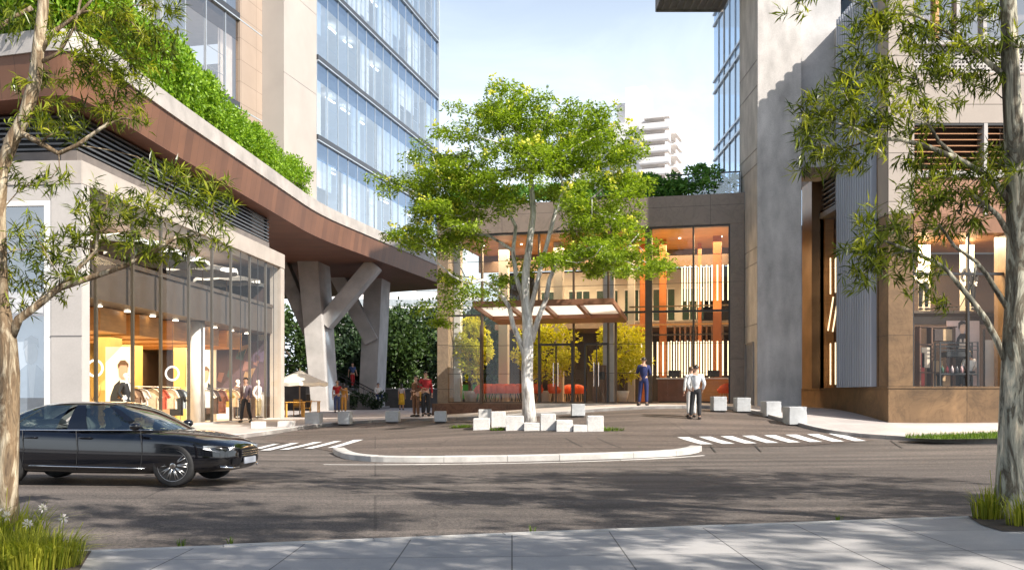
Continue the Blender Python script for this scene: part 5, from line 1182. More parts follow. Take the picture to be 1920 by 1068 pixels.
# ------------------------------------------------------------------ trees
def grow(mb, trunk, tr, clumps, tip=.010, expo=.5, lowbias=.35, seg=.45, jit=.06, minstart=0):
    """limbs to every leaf clump; radii add up towards the trunk"""
    P = [Vector(p) for p in trunk]; par = [-1]+list(range(len(P)-1)); nt = len(P); ends = []
    cl = sorted(clumps, key=lambda c: min((Vector(c)-p).length for p in P))
    for c in cl:
        c = Vector(c); best, bd = 0, 1e9
        for j in range(minstart, len(P)):
            v = c-P[j]; L = v.length
            if j == 0 or L < .05: continue
            base = (P[j]-P[par[j]]); ang = 0
            if base.length > 0: ang = 1-base.normalized().dot(v.normalized())
            s = L*(1+lowbias*ang)+(max(0, P[j].z-c.z+.1)*.9)
            if s < bd: best, bd = j, s
        a = P[best]; v = c-a; n = max(2, int(v.length/seg)); d0 = (P[best]-P[par[best]]).normalized()*v.length*.28 if best else Vector()
        ctrl = a+v*.45+d0; prev = best
        for k in range(1, n+1):
            t = k/n; p = a*(1-t)**2+ctrl*2*t*(1-t)+c*t*t
            if k < n: p = p+Vector((rnd(-jit,jit),rnd(-jit,jit),rnd(-jit,jit)))
            P.append(p); par.append(prev); prev = len(P)-1
        ends.append(prev)
    cnt = [0]*len(P)
    for e in ends:
        j = e
        while j >= 0: cnt[j] += 1; j = par[j]
    rad = [tip*max(cnt[j],1)**expo for j in range(len(P))]
    for j in range(nt): rad[j] = tr[j] if tr else rad[j]
    kids = {}
    for j in range(1, len(P)): kids.setdefault(par[j], []).append(j)
    done = set(); starts = [(0, None)]
    while starts:
        j, frm = starts.pop(); pts = []; rs = []
        if frm is not None: pts.append(P[frm]); rs.append(min(rad[frm]*.9, rad[j]*1.5))
        while True:
            pts.append(P[j]); rs.append(rad[j]); ks = kids.get(j, [])
            if not ks: break
            if j < nt-1: main = j+1
            else: main = max(ks, key=lambda q: cnt[q])
            for q in ks:
                if q != main: starts.append((q, j))
            j = main
        if frm is None or True: mb.tube(pts, rs, 12 if frm is None else (8 if rs[0] > .03 else 5))
    return [P[e] for e in ends]
def quad_leaf(V, Fc, c, d, L, w, nrm, bend=.12):
    s = d.cross(nrm)
    if s.length < 1e-4: s = d.orthogonal()
    s.normalize(); n = s.cross(d); o = len(V)
    V += [c, c+d*L*.45+s*w*.5-n*bend*L*.1, c+d*L-n*bend*L, c+d*L*.45-s*w*.5-n*bend*L*.1]
    Fc.append((o,o+1,o+2,o+3))
def rdir(up=0):
    while True:
        v = Vector((rnd(-1,1),rnd(-1,1),rnd(-1,1)))
        if .05 < v.length < 1: break
    v.normalize(); v.z += up; return v.normalized()
def leafmesh(name, V, Fc, mat, parent, off=None):
    me = bpy.data.meshes.new(name); o_ = off or Vector((0,0,0))
    me.from_pydata([tuple(v-o_) for v in V], [], Fc); me.materials.append(mat); me.update()
    o = bpy.data.objects.new(name, me); C.objects.link(o); o.parent = parent; return o
def bark(name, cols, sc=6, streak=(1,1,.25)):
    m, nt, out = nodes_of(name); b = nt.nodes.new('ShaderNodeBsdfPrincipled'); nt.links.new(b.outputs[0], out.inputs[0])
    co = coords(nt, streak); f = noise(nt, co, sc, 7, .6, 1.4)
    n = len(cols); c = ramp(nt, f, [(.36+.28*i/(n-1), q) for i, q in enumerate(cols)])
    v = nt.nodes.new('ShaderNodeTexVoronoi'); v.inputs['Scale'].default_value = sc*1.6; nt.links.new(co, v.inputs['Vector'])
    c = mixc(nt, .55, c, ramp(nt, v.outputs['Color'], [(.3, (.55,)*3), (.6, (1.15,)*3)]), 'MULTIPLY')
    fi = noise(nt, coords(nt, (1,1,.12)), sc*9, 5, .7); c = mixc(nt, .6, c, ramp(nt, fi, [(.38, (.5,)*3), (.55, (1.1,)*3)]), 'MULTIPLY')
    nt.links.new(c, b.inputs['Base Color']); b.inputs['Roughness'].default_value = .8
    nt.links.new(bump(nt, f, .9, .05), b.inputs['Normal']); return m
# --- white-barked flowering tree in the middle
TD = 33.0
tb = gp(993, 792); TD = tb.y
ctree = thing('flowering_tree', 'white-barked flowering tree with a broad yellow-flecked crown in the ring of pale stone blocks', 'tree', tb)
sil = [(950,158),(985,185),(1030,178),(1085,182),(1112,205),(1140,232),(1168,240),(1178,275),(1205,310),(1215,345),(1205,372),(1222,405),(1218,445),(1238,485),(1225,520),(1190,515),(1150,520),(1100,505),(1060,515),(1035,470),(1075,440),(1070,405),(1010,385),(945,395),(890,402),(880,440),(900,470),(865,478),(835,470),(820,500),(790,505),(750,440),(775,415),(752,385),(735,352),(760,330),(800,330),(785,275),(830,255),(850,222),(870,205),(905,200),(930,175)]
sil = [(985+(a-985)*.93, 355+(b-355)*.93) for a, b in sil]
def inside(x, y, pg):
    c = False; n = len(pg)
    for i in range(n):
        x1,y1 = pg[i]; x2,y2 = pg[(i+1)%n]
        if (y1 > y) != (y2 > y) and x < (x2-x1)*(y-y1)/(y2-y1)+x1: c = not c
    return c
random.seed(5); cl = []; pix = []
tries = 0
while len(cl) < 116 and tries < 20000:
    tries += 1; px, py = rnd(730,1240), rnd(155,525)
    if not inside(px, py, sil): continue
    if 895 < px < 1085 and 330 < py < 480 and rnd(0,1) < .75: continue
    w = max(.15, 1-((px-985)/260)**2); dz = rnd(-1,1)*3.3*w**.5*(.55+.45*(py-150)/300)
    p = P3(px, py, TD)+Vector((0,dz,0)); p.x *= (1+dz/TD); p.z = 1.6+(p.z-1.6)*(1+dz/TD)
    if any((p-q).length < .71 for q in cl): continue
    cl.append(p); pix.append((px,py))
for px, py, dz in ((826,575,.2),(868,545,-.6),(905,555,.5),(850,520,.4),(935,520,.6),(820,600,.5),(1000,500,1.2),(1205,470,-.8),(1150,480,-1.4),(1090,470,-1.6),(955,165,0),(980,200,.4),(745,345,0),(760,440,.3),(1235,500,0)):
    p = P3(px,py,TD+dz); cl.append(p)
tk = [P3(a,b,TD) for a, b in ((993,795),(991,760),(988,700),(990,640),(989,600),(985,560),(986,510),(993,455),(1000,400),(996,340),(990,280))]
tk[0].z = tb.z-.15
# two strong limbs besides the leader
m = MB()
limbs = [[(984,668),(975,640),(962,610),(955,575),(935,545),(905,525)],[(997,640),(1008,600),(1024,560),(1030,525),(1045,490)],[(985,575),(968,520),(962,470),(967,425),(950,390)],[(990,600),(1012,510),(1030,440),(1042,395),(1055,360)]]
tr = [.27,.215,.195,.185,.18,.15,.13,.115,.10,.08,.05]
mt = MB()
Pn = tk
ends = []
# nearest limb takes each clump
groups = [[] for _ in range(5)]
for c in cl:
    best = min(range(5), key=lambda k: min((c-(P3(*q,TD) if k else q)).length for q in (limbs[k-1][-2:] if k else tk[-4:])))
    groups[best].append(c)
grow(mt, [p-tb for p in tk], tr, [c-tb for c in groups[0]], .014, .5, .5, .5, .05, 6)
for k, lb in enumerate(limbs):
    pts = [P3(a,b,TD+(.0,-.2,.35,-.3)[k]*i*.6) for i, (a,b) in enumerate(lb)]; r0 = (.10,.10,.085,.085)[k]
    grow(mt, [p-tb for p in pts], [r0*(1-.09*i) for i in range(len(pts))], [c-tb for c in groups[k+1]], .014, .5, .5, .5, .05, 2)
WB = bark('white_bark', [(.24,.21,.18),(.62,.58,.53),(.72,.69,.64),(.80,.77,.73)], 5)
mt.build('trunk', WB, ctree, True)
V = []; Fc = []; V2 = []; F2 = []
for c in cl:
    r = rnd(.55,.95); n = int(560*r/.7); sub = [c+Vector((rnd(-1,1)*r,rnd(-1,1)*r,rnd(-.28,.24)*r)) for _ in range(6)]
    for k in range(n):
        s = random.choice(sub); d = rdir(-.1); d.z *= .45; d.normalize()
        p = s+Vector((rnd(-1,1),rnd(-1,1),rnd(-.5,.5)))*r*.42
        quad_leaf(V, Fc, p, d, rnd(.10,.19), rnd(.045,.07), (Vector((0,0,1))+rdir()*.7).normalized(), .2)
    if rnd(0,1) < .72:
        for k in range(random.randint(1,4)):
            s = random.choice(sub)+Vector((rnd(-.3,.3),rnd(-.5,0),rnd(.05,.30)))
            for q in range(10): d = rdir(.2); quad_leaf(V2, F2, s+rdir()*.08, d, rnd(.09,.14), .085, rdir(), .1)
leafmesh('crown', V, Fc, leafm('flowering_leaf', (.11,.175,.018), (.47,.60,.065), .55, .45, (.92,1,.28)), ctree, tb)
leafmesh('blossom', V2, F2, leafm('yellow_blossom', (.60,.60,.05), (.80,.78,.14), .4, .5, (1,1,.5)), ctree, tb)

# --- two eucalyptus-like trees framing the view
EUC = leafm('willow_leaf', (.020,.045,.008), (.30,.36,.035), .45, .33, (1,1,.30)); EUCT = leafm('willow_leaf_young', (.24,.29,.025), (.56,.56,.07), .5, .35, (1,1,.35))
def whorls(V, Fc, V2, F2, c, r, n, L, out):
    for _ in range(n):
        d0 = (out*.9+rdir()*1.0); d0.z += .25; d0.normalize(); s = c+Vector((rnd(-1,1)*r,rnd(-1,1)*r,rnd(-.5,.5)*r))*.92
        young = rnd(0,1) < .22; m = random.randint(9,15)
        for k in range(m):
            d = (d0*rnd(.5,1.1)+rdir()*.75).normalized(); d.z -= rnd(-.05,.22)
            st = s-d0*rnd(0,.16)
            quad_leaf(*( (V2,F2) if young else (V,Fc)), st, d.normalized(), L*rnd(.7,1.2), .0195*L/.15, (Vector((0,0,1))+rdir()*.6).normalized(), rnd(.05,.35))
def eucalyptus(label, d, base_px, trunk, rads, limb_sets, clumps, extra, bark_m):
    b = gp(*base_px, .125); t = thing('eucalyptus_tree', label, 'tree', b)
    m = MB(); ctr = Vector((0,0,0)); allc = []
    pts = [P3(q[0],q[1],d+(q[2] if len(q) > 2 else 0)) for q in trunk]; pts[0].z = b.z-.1
    sets = [(pts, rads)]+[([P3(q[0],q[1],d+(q[2] if len(q) > 2 else 0)) for q in l], [r0*(1-.62*i/(len(l)-1)) for i in range(len(l))]) for l, r0 in limb_sets]
    cw = [(P3(px,py,d+dd), r) for px, py, dd, r in clumps]+[(Vector(e[:3]), e[3]) for e in extra]
    gr = [[] for _ in sets]
    for c, r in cw:
        k = min(range(len(sets)), key=lambda k: min((c-q).length for q in sets[k][0][2:])*(1.0 if k else 1.35)); gr[k].append(c)
    for (pp, rr), g in zip(sets, gr): grow(m, [q-b for q in pp], rr, [c-b for c in g], .006, .5, .4, .28, .035, 2)
    m.build('trunk', bark_m, t, True)
    V = []; Fc = []; V2 = []; F2 = []
    tops = [q for s, _ in sets for q in s]
    for c, r in cw:
        near = min(tops, key=lambda q: (q-c).length); out = (c-near); out = out.normalized() if out.length > .01 else Vector((0,0,1))
        big = r > .6
        whorls(V, Fc, V2, F2, c, r, int((20 if not big else 30)*(r/.36)**1.5*(1 if not big else .42)), .165 if not big else .26, out)
    leafmesh('crown', V, Fc, EUC, t, b); leafmesh('young_leaves', V2, F2, EUCT, t, b)
    return t
random.seed(21)
BK1 = bark('peeling_bark', [(.06,.035,.02),(.22,.155,.09),(.15,.095,.05),(.38,.31,.21),(.50,.43,.32)], 5, (1,1,.22))
BK2 = bark('grey_green_bark', [(.05,.035,.022),(.17,.165,.125),(.11,.085,.055),(.34,.33,.26),(.47,.43,.33),(.66,.57,.42)], 5.5, (1,1,.22))
clL = [(300,470,.2,.30),(250,455,-.3,.3),(345,470,.3,.3),(385,440,.1,.32),(400,395,.2,.32),(355,380,-.2,.34),(300,400,.2,.34),(250,385,-.2,.34),(200,370,.2,.36),(185,410,-.1,.34),(230,425,.3,.34),(330,330,.1,.26),(290,318,.2,.22),(405,350,0,.26),(360,330,.2,.26),(170,450,.3,.25),
       (70,470,.2,.34),(100,500,-.2,.3),(50,520,.3,.34),(120,460,.1,.32),(135,510,.2,.25),(60,430,-.2,.25),(30,560,.2,.3),(90,545,.3,.22),
       (60,345,.2,.22),(95,335,-.2,.22),(20,310,.1,.25),(110,215,.1,.25),(90,235,-.2,.25),(135,245,.2,.25),(60,225,.2,.25),(120,190,0,.2),(100,140,.2,.2),(45,150,-.1,.18),(160,150,.2,.2),
       (170,120,.1,.3),(150,90,-.2,.3),(200,105,.2,.34),(235,140,-.1,.34),(265,110,.2,.34),(215,60,.1,.34),(260,60,-.2,.34),(300,80,.2,.3),(185,30,0,.32),(300,20,.2,.32),(250,10,-.2,.32),(130,40,.2,.28),(215,175,.1,.26),(245,175,.2,.24),(180,205,.1,.2),(250,225,-.1,.18),(215,215,.1,.18),(60,20,.2,.3),(20,40,-.1,.3)]
eucalyptus('peeling pale-barked tree at the left edge of the picture with branches reaching over the car', 12.0, (12,965),
   [(8,975),(12,900),(16,800),(18,700),(14,640),(2,560),(0,480),(-2,400),(2,320),(22,265),(48,215),(66,150),(72,90),(80,20),(86,-60),(80,-160),(90,-280)], [.16,.135,.125,.118,.11,.085,.08,.078,.08,.085,.08,.078,.072,.065,.06,.055,.045],
   [([(18,640),(35,598),(70,572),(110,540),(165,522),(230,500),(290,470),(330,445)], .058),([(110,540),(150,500),(180,470),(186,420),(200,385)], .028),([(8,265),(45,252),(75,268),(110,288),(145,272),(190,240),(230,222)], .042),([(75,100),(100,60),(150,25),(190,-20)], .035),([(60,15),(20,35),(-30,70)], .03),([(70,120),(110,100),(140,50),(160,-40)], .03)],
   clL, [(-7.5,12,9.3,1.1),(-6.2,12.4,10.0,1.1),(-5.2,11.5,8.6,1.0),(-6.6,10.6,8.3,1.0),(-4.6,13.0,9.6,1.0),(-8.3,13.2,8.4,1.0),(-5.9,12.1,11.0,.9),(-4.0,12.3,8.4,.8)], BK1)
clR = [(1540,200,.2,.34),(1580,170,-.2,.34),(1620,150,.2,.34),(1560,230,.1,.34),(1530,260,-.1,.32),(1600,220,.3,.34),(1640,190,-.2,.34),(1680,150,.2,.32),(1570,280,.2,.32),(1530,300,.1,.28),(1620,270,-.2,.28),(1710,120,.1,.32),(1740,150,.2,.32),(1700,200,-.2,.32),(1760,200,.2,.28),(1660,230,.2,.30),(1610,110,.1,.28),(1730,240,.1,.25),(1520,220,.1,.25),(1590,310,.1,.22),(1600,130,.2,.3),
       (1620,70,.1,.28),(1660,40,.2,.34),(1700,20,-.1,.34),(1740,60,.2,.3),(1780,20,.1,.34),(1640,20,.2,.3),(1820,30,.2,.3),(1800,80,.1,.28),(1850,100,.2,.3),(1830,140,.1,.28),(1790,120,.2,.25),(1860,70,0,.3),(1830,160,.2,.22),(1720,85,.2,.26),(1490,5,.2,.22),
       (1600,470,.2,.3),(1640,450,-.1,.3),(1680,430,.2,.32),(1620,510,.1,.28),(1660,490,.2,.3),(1700,470,.1,.3),(1600,530,.1,.22),(1720,400,.2,.32),(1650,400,.1,.28),(1760,380,.2,.3),(1700,360,-.1,.3),(1800,350,.2,.34),(1840,330,-.1,.32),(1780,310,.1,.3),(1870,360,.2,.3),(1740,330,.2,.3),(1830,385,.1,.28),(1880,310,.1,.28),(1810,425,.2,.22),(1750,430,.1,.26),(1700,300,.1,.2),(1720,530,.1,.22),(1760,560,.2,.18),(1740,500,.1,.2),(1850,290,.2,.22)]
eucalyptus('grey-green barked tree rising full height at the right edge of the picture', 11.2, (1893,985),
   [(1893,992),(1892,930),(1894,850),(1897,760),(1900,680),(1905,600),(1908,520),(1908,440),(1906,360),(1902,280),(1898,200),(1894,120),(1892,40),(1888,-60),(1880,-180),(1885,-320)], [.21,.155,.138,.132,.13,.13,.125,.118,.11,.105,.10,.095,.09,.08,.07,.055],
   [([(1892,690),(1870,640),(1848,598),(1820,560),(1795,530),(1770,500),(1720,475),(1670,455)], .042),([(1898,590),(1875,555),(1850,515),(1830,490),(1790,462),(1760,420)], .036),([(1898,450),(1872,405),(1845,380),(1810,355)], .038),([(1896,380),(1860,335),(1800,300),(1740,275),(1690,262),(1640,260),(1600,240)], .042),([(1800,300),(1760,265),(1742,235),(1735,190),(1720,150)], .024),([(1893,150),(1850,115),(1800,75),(1740,40)], .036),([(1830,490),(1825,530),(1800,575)], .012)],
   clR, [(5.4,11.0,9.2,1.1),(4.0,11.6,9.8,1.1),(6.6,12.2,9.0,1.0),(3.0,10.8,9.0,1.0),(5.0,12.8,10.2,1.0),(6.9,10.4,9.8,1.0),(2.6,12.2,8.6,.9),(5.8,11.4,11.2,1.0),(1.6,11.2,9.4,.8),(4.4,10.0,10.6,.9)], BK2)
# --- further street trees along the near sidewalk, out of the frame: they cast the dappled shade on the road
def street_tree(label, loc, seed, h=9, nc=24):
    random.seed(seed); b = Vector(loc); b.z = G(b.x,b.y)+.12; t = thing('eucalyptus_tree', label, 'tree', b)
    m = MB(); cs = [Vector((rnd(-2.6,2.6),rnd(-2.4,2.4),rnd(.5,1.0)*h)) for _ in range(nc)]
    grow(m, [(0,0,-.1),(.05,0,1.5),(-.05,.05,3),(.1,0,4.4),(0,0,5.6)], [.2,.15,.13,.11,.08], cs, .012, .5, .4, .6, .05, 2); m.build('trunk', BK2, t, True)
    V = []; Fc = []; V2 = []; F2 = []
    for c in cs: whorls(V, Fc, V2, F2, c, rnd(.7,1.1), 46, .30, Vector((0,0,1)))
    leafmesh('crown', V, Fc, EUC, t); leafmesh('young_leaves', V2, F2, EUCT, t)
street_tree('street tree on the near sidewalk beyond the right edge of the picture', (10.8,11.2,0), 3, 10, 34)
street_tree('street tree behind the viewer shading the near road', (5.4,3.5,0), 4, 11.5, 44)
street_tree('street tree behind the viewer on the right, farther down the sidewalk', (13.0,5.0,0), 6, 10.5, 34)
# --- dark trees behind the columns
def bushy(label, loc, r, h, n, mat, seed, name='leafy_tree', trunk=True, leaf=.35, cat='tree', group=None):
    random.seed(seed); t = thing(name, label, cat, loc, 0, group)
    if trunk:
        m = MB(); cs = [Vector((rnd(-.6,.6)*r,rnd(-.6,.6)*r,h*rnd(.5,.85))) for _ in range(9)]
        grow(m, [(0,0,-.2),(0,0,h*.15),(.05*r,0,h*.3),(0,0,h*.45)], [.06*r+.06,.05*r+.05,.04*r+.04,.03*r+.03], cs, .04, .5, .4, 1.2, .1, 1); m.build('trunk', pm('dark_bark', (.10,.075,.055), .85, .2, 4), t, True)
    V = []; Fc = []
    cl2 = []
    for _ in range(max(10, n//90)):
        u = rdir(); q = rnd(.45,1)**.5; cl2.append((Vector((u.x*r*q, u.y*r*q, h*.60+u.z*h*.40*q)), rnd(.22,.40)*r))
    for c, cr in cl2:
        for k in range(90):
            u = rdir(.15); p = c+u*cr*rnd(.55,1.05); d = (u+rdir()*.8).normalized()
            quad_leaf(V, Fc, p, d, leaf*rnd(.7,1.3), leaf*.55, (u+rdir()*.6).normalized(), .15)
    leafmesh('crown' if trunk else 'foliage', V, Fc, mat, t); return t
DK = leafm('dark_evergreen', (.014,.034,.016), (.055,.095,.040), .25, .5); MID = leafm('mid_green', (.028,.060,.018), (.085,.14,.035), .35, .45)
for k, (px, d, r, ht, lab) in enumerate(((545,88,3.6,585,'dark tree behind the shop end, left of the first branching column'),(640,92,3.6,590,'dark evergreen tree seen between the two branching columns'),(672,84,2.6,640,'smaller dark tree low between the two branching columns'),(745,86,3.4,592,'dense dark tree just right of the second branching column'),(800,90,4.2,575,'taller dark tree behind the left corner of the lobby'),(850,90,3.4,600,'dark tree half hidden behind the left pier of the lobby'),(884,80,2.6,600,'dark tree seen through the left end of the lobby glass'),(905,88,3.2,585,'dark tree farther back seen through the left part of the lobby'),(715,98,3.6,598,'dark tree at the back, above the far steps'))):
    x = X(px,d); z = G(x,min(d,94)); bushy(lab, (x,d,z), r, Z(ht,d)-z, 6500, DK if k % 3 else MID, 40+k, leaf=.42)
# --- shrubs along the overhang edge
BRT = leafm('bright_shrub', (.11,.24,.015), (.38,.58,.05), .5, .4, (1,1,.3)); RGR = leafm('roof_shrub', (.06,.19,.035), (.24,.46,.09), .4, .45)
protos = [bushy('bushy bright green shrub in the long planter along the edge of the curved overhang', (0,0,0), 1.0, 2.0, 3200+60*k, BRT, 70+k, 'planter_shrub', False, .125, 'shrub', 'shrubs along the overhang planter') for k in range(4)]
hp = resample(offs(fine, 1.15), .98); i0 = 0; used = set()
for i, p in enumerate(hp):
    if p.y > 49.4 or p.x < -22: continue
    k = i0 % 4; s = rnd(.86,1.12)*(1.0 if p.y > 30 else 1.15); hgt = (1.30 if p.y < 38 else 1.08)*rnd(.88,1.12)
    o = protos[k] if k not in used else copy_tree(protos[k]); used.add(k)
    o.location = (p.x+rnd(-.12,.12), p.y, 11.1); o.rotation_euler.z = rnd(0,6.3); o.scale = (s,s,hgt*s); i0 += 1; last = o
last['label'] = 'rounded last shrub of the overhang planter, above the first branching column'
del last['group']
rp = [bushy('round green shrub in the planter on the lobby roof', (0,0,0), .62, 1.12, 1100, RGR, 90+k, 'planter_shrub', False, .13, 'shrub', 'shrubs on the lobby roof') for k in range(3)]
used = set()
for i, (px, s) in enumerate(((832,.9),(850,1.0),(868,.95),(886,1.0),(905,.9),(926,1.05),(950,.9),(975,1.0),(1000,.9),(1030,1.0),(1060,1.0),(1090,.9),(1120,1.0),(1150,.95),(1172,.8),(1192,.9),(1212,1.15),(1226,.95),(1242,1.25),(1260,.85),(1278,.9),(1294,1.0),(1312,1.35),(1326,.9),(1359,.95))):
    p = LW(lxd(px,.9), .9+rnd(-.15,.15), 9.55 if px < 1340 else 9.72); o = rp[i % 3] if (i % 3) not in used else copy_tree(rp[i % 3]); used.add(i % 3)
    o.location = p; o.rotation_euler.z = rnd(0,6); o.scale = (s*1.15,s*1.15,s*.95)
    if px == 1359: o['label'] = 'round green shrub standing alone behind the glass railing on the lobby roof'; del o['group']
    if px == 1312: o['label'] = 'largest round shrub on the lobby roof, left of the glass railing'; del o['group']
t = thing('glass_railing', 'glass railing with a dark handrail on the lobby roof next to the concrete tower', 'railing', LW(lx(1288), .15, 9.76), -LA)
m = MB(); l1 = lx(1388)-lx(1288); m.box(0,l1,.25,.27,.0,.92); m.build('glass_panel', glass('rail_glass', (.80,.88,.95), .12, .5), t); m = MB(); m.box(-.9,l1,.23,.29,.92,.97); m.build('handrail', DARKM, t)
for x in (.02,l1/2,l1-.05): m = MB(); m.box(x,x+.035,.20,.30,0,.92); m.build('post', DARKM, t)
# --- potted trees inside the lobby
YG = leafm('yellow_green_leaf', (.40,.42,.02), (.70,.68,.07), .5, .45)
for lab, px, y, r, h in (('yellow-green potted tree at the left end of the lobby behind the glass',882,1.5,.85,3.7),('yellow-green potted tree just right of the white trunk inside the lobby',1022,1.6,1.25,3.5),('yellow-green potted tree by the navy-suited man inside the lobby',1166,2.3,1.25,3.4)):
    t = bushy(lab, LW(lxd(px,y), y, FL+.45), r, h-.4, 3600, YG, int(px), 'potted_tree', True, .17)
    m = MB(); m.lathe([(.22,-.45),(.30,-.05),(.33,.08),(.29,.08),(.27,.0)], 20); m.build('pot', pm('white_pot', (.74,.72,.68), .4, .03), t, True)
# ------------------------------------------------------------------ stone blocks, terrace, steps, grass
random.seed(33)
BLK = pm('pale_block_stone', (.64,.62,.59), .75, .10, 1.4, bmp=.3, bscale=28, fine=.28); BLKG = pm('grey_block_stone', (.44,.45,.455), .75, .12, 1.4, bmp=.18, bscale=28, fine=.14)
def block(label, x0, x1, y0, y1, mat, dep=.5, gy=None, rz=0, group=None, side=False):
    g = gp((x0+x1)/2, gy or y1, 0 if mat is BLK else .125); d = g.y; w = (x1-x0)*d/F; h = (y1-y0)*d/F
    zb = g.z-.06; zt = Z(y0, d); t = thing('stone_block', label, 'stone block', (g.x, d+dep/2, zb), rz, group)
    m = MB(); m.box(-w/2,w/2,-dep/2,dep/2,0,zt-zb); bo = m.build('block', mat, t)
    bm = bmesh.new(); bm.from_mesh(bo.data); bmesh.ops.bevel(bm, geom=bm.edges[:], offset=.014, segments=1, affect='EDGES'); bmesh.ops.subdivide_edges(bm, edges=[e for e in bm.edges if e.calc_length() > .1], cuts=5, use_grid_fill=True)
    for v in bm.verts:
        v.co += Vector((rnd(-1,1),rnd(-1,1),rnd(-1,1)))*.0035
        if rnd(0,1) < .05 and sum(abs(abs(q)-hh) < .03 for q, hh in ((v.co.x,w/2),(v.co.y,dep/2),(v.co.z-(zt-zb)/2,(zt-zb)/2))) > 1: v.co *= .965     # chipped arrises
    bm.to_mesh(bo.data); bm.free()
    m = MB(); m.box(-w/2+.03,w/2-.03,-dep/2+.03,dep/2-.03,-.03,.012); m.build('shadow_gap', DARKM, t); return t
gr = 'stone blocks round the white-barked tree'
block('small pale block raised at the back of the ring, upper left', 897,921,767,790, BLK, .5, 793, 0, gr)
block('pale block at the left end of the ring round the tree', 887,918,784,806, BLK, .55, None, 0, gr)
block('tall pale block left of the trunk, second from the left', 921,948,771,801, BLK, .5, None, 0, gr)
block('broad pale block left of the trunk foot', 948,982,779,807, BLK, .55, None, 0, gr)
block('low pale block in front of the trunk foot', 982.4,1013,792,807.5, BLK, .5, None, 0, gr)
block('tall pale block right of the trunk', 1013.4,1042,775,807, BLK, .55, None, 0, gr)
block('pale block third from the right end of the ring', 1043,1074,787,809, BLK, .5, None, 0, gr)
block('low pale block second from the right end of the ring', 1075,1101,796,809.5, BLK, .5, None, 0, gr)
block('tall pale block at the right end of the ring', 1101.5,1132,779,809, BLK, .5, None, 0, gr)
gr = 'grey bench blocks along the plaza edge'
for lab, a, b, y0, y1, dp in (('grey bench block nearest the shop pillar',571,598,773,794,.75),('grey bench block in front of the couple in red and mustard',633,655,771,792,.75),('grey bench block in front of the yellow-skirted walker',722,747,770,787.5,.7),('grey bench block at the left corner of the lobby plinth',814,836,770.5,787,.6),('grey bench block in front of the lobby doors',1072,1097,757,776,.55),('grey bench block just right of the man in the pale grey jacket',1338,1363,743,766.5,.6),('grey bench block beside the lobby pilaster',1382,1408,745,768,.6),('grey bench block before the concrete tower, second from the right',1437,1465,752,777,.8),('grey bench block nearest the marble corner shop',1480,1513,762,792,.8)):
    block(lab, a, b, y0, y1, BLKG, dp, None, 0, gr)
block('low pale block at the foot of the shop pillar', 520,547,789,806, BLK, .6, None, 0)
block('low pale block by the shop glass, between the walking man and the pillar', 470,491,790,809, BLK, .6, None, 0)
# terrace parasol, tables, chairs
p = gp(566, 781, .125); pz = p.z; d = p.y
parasol('cream terrace parasol between the shop pillar and the first branching column', (X(562,d), d, pz), 1.38, 1.72, .02, tip=.62, rz=.2)
def ttable(label, px, d, z):
    t = thing('terrace_table', label, 'table', (X(px,d), d, z), .3); OT = pm('orange_timber', (.62,.33,.06), .5, .1)
    m = MB(); 
    for k in range(5): m.box(-.5+k*.2,-.5+k*.2+.185,-.45,.45,.72,.76)
    m.build('top', OT, t, bevel=.006)
    for a in (-.42,.42):
        for b in (-.36,.36): m = MB(); m.box(a-.03,a+.03,b-.03,b+.03,0,.72); m.build('leg', OT, t)
def tchair(label, px, d, z, rz):
    t = thing('terrace_chair', label, 'chair', (X(px,d), d, z), rz); OT = pm('orange_timber', (.62,.33,.06), .5, .1)
    m = MB(); m.box(-.22,.22,-.22,.22,.43,.46); m.build('seat', OT, t, bevel=.008); m = MB(); m.hexa([(-.22,.19,.5),(.22,.19,.5),(.22,.22,.5),(-.22,.22,.5)], [(-.22,.26,.86),(.22,.26,.86),(.22,.29,.86),(-.22,.29,.86)]); m.build('backrest', OT, t, bevel=.006)
    for a in (-.19,.19):
        for b in (-.19,.19): m = MB(); m.box(a-.02,a+.02,b-.02,b+.02,0,.43 if b < 0 else .5); m.build('leg', OT, t)
ttable('orange slatted table under the cream terrace parasol', 553, d-.7, G(X(553,d-.7),d-.7)+.125); ttable('second orange slatted table farther back beside the tan planter wall', 582, d+2.2, G(X(582,d+2.2),d+2.2)+.125)
tchair('orange wooden chair at the table under the parasol', 574, d-.5, G(X(574,d-.5),d-.5)+.125, -1.4); tchair('orange wooden chair behind the parasol pole', 558, d+1.4, G(X(558,d+1.4),d+1.4)+.125, .2)
t = thing('planter_wall', 'tan stone planter wall behind the couple in red and mustard', 'planter', (X(612,60.5),60.5,G(X(612,60.5),60.5)+.1)); m = MB(); m.box(-1.25,1.3,0,.9,0,1.02); m.build('wall', panelm('tan_planter', (.34,.26,.19), 1.2, 2, .01, None, .12), t, bevel=.015); m = MB(); m.box(-1.28,1.33,-.03,.93,1.022,1.08); m.build('coping', CONC, t)
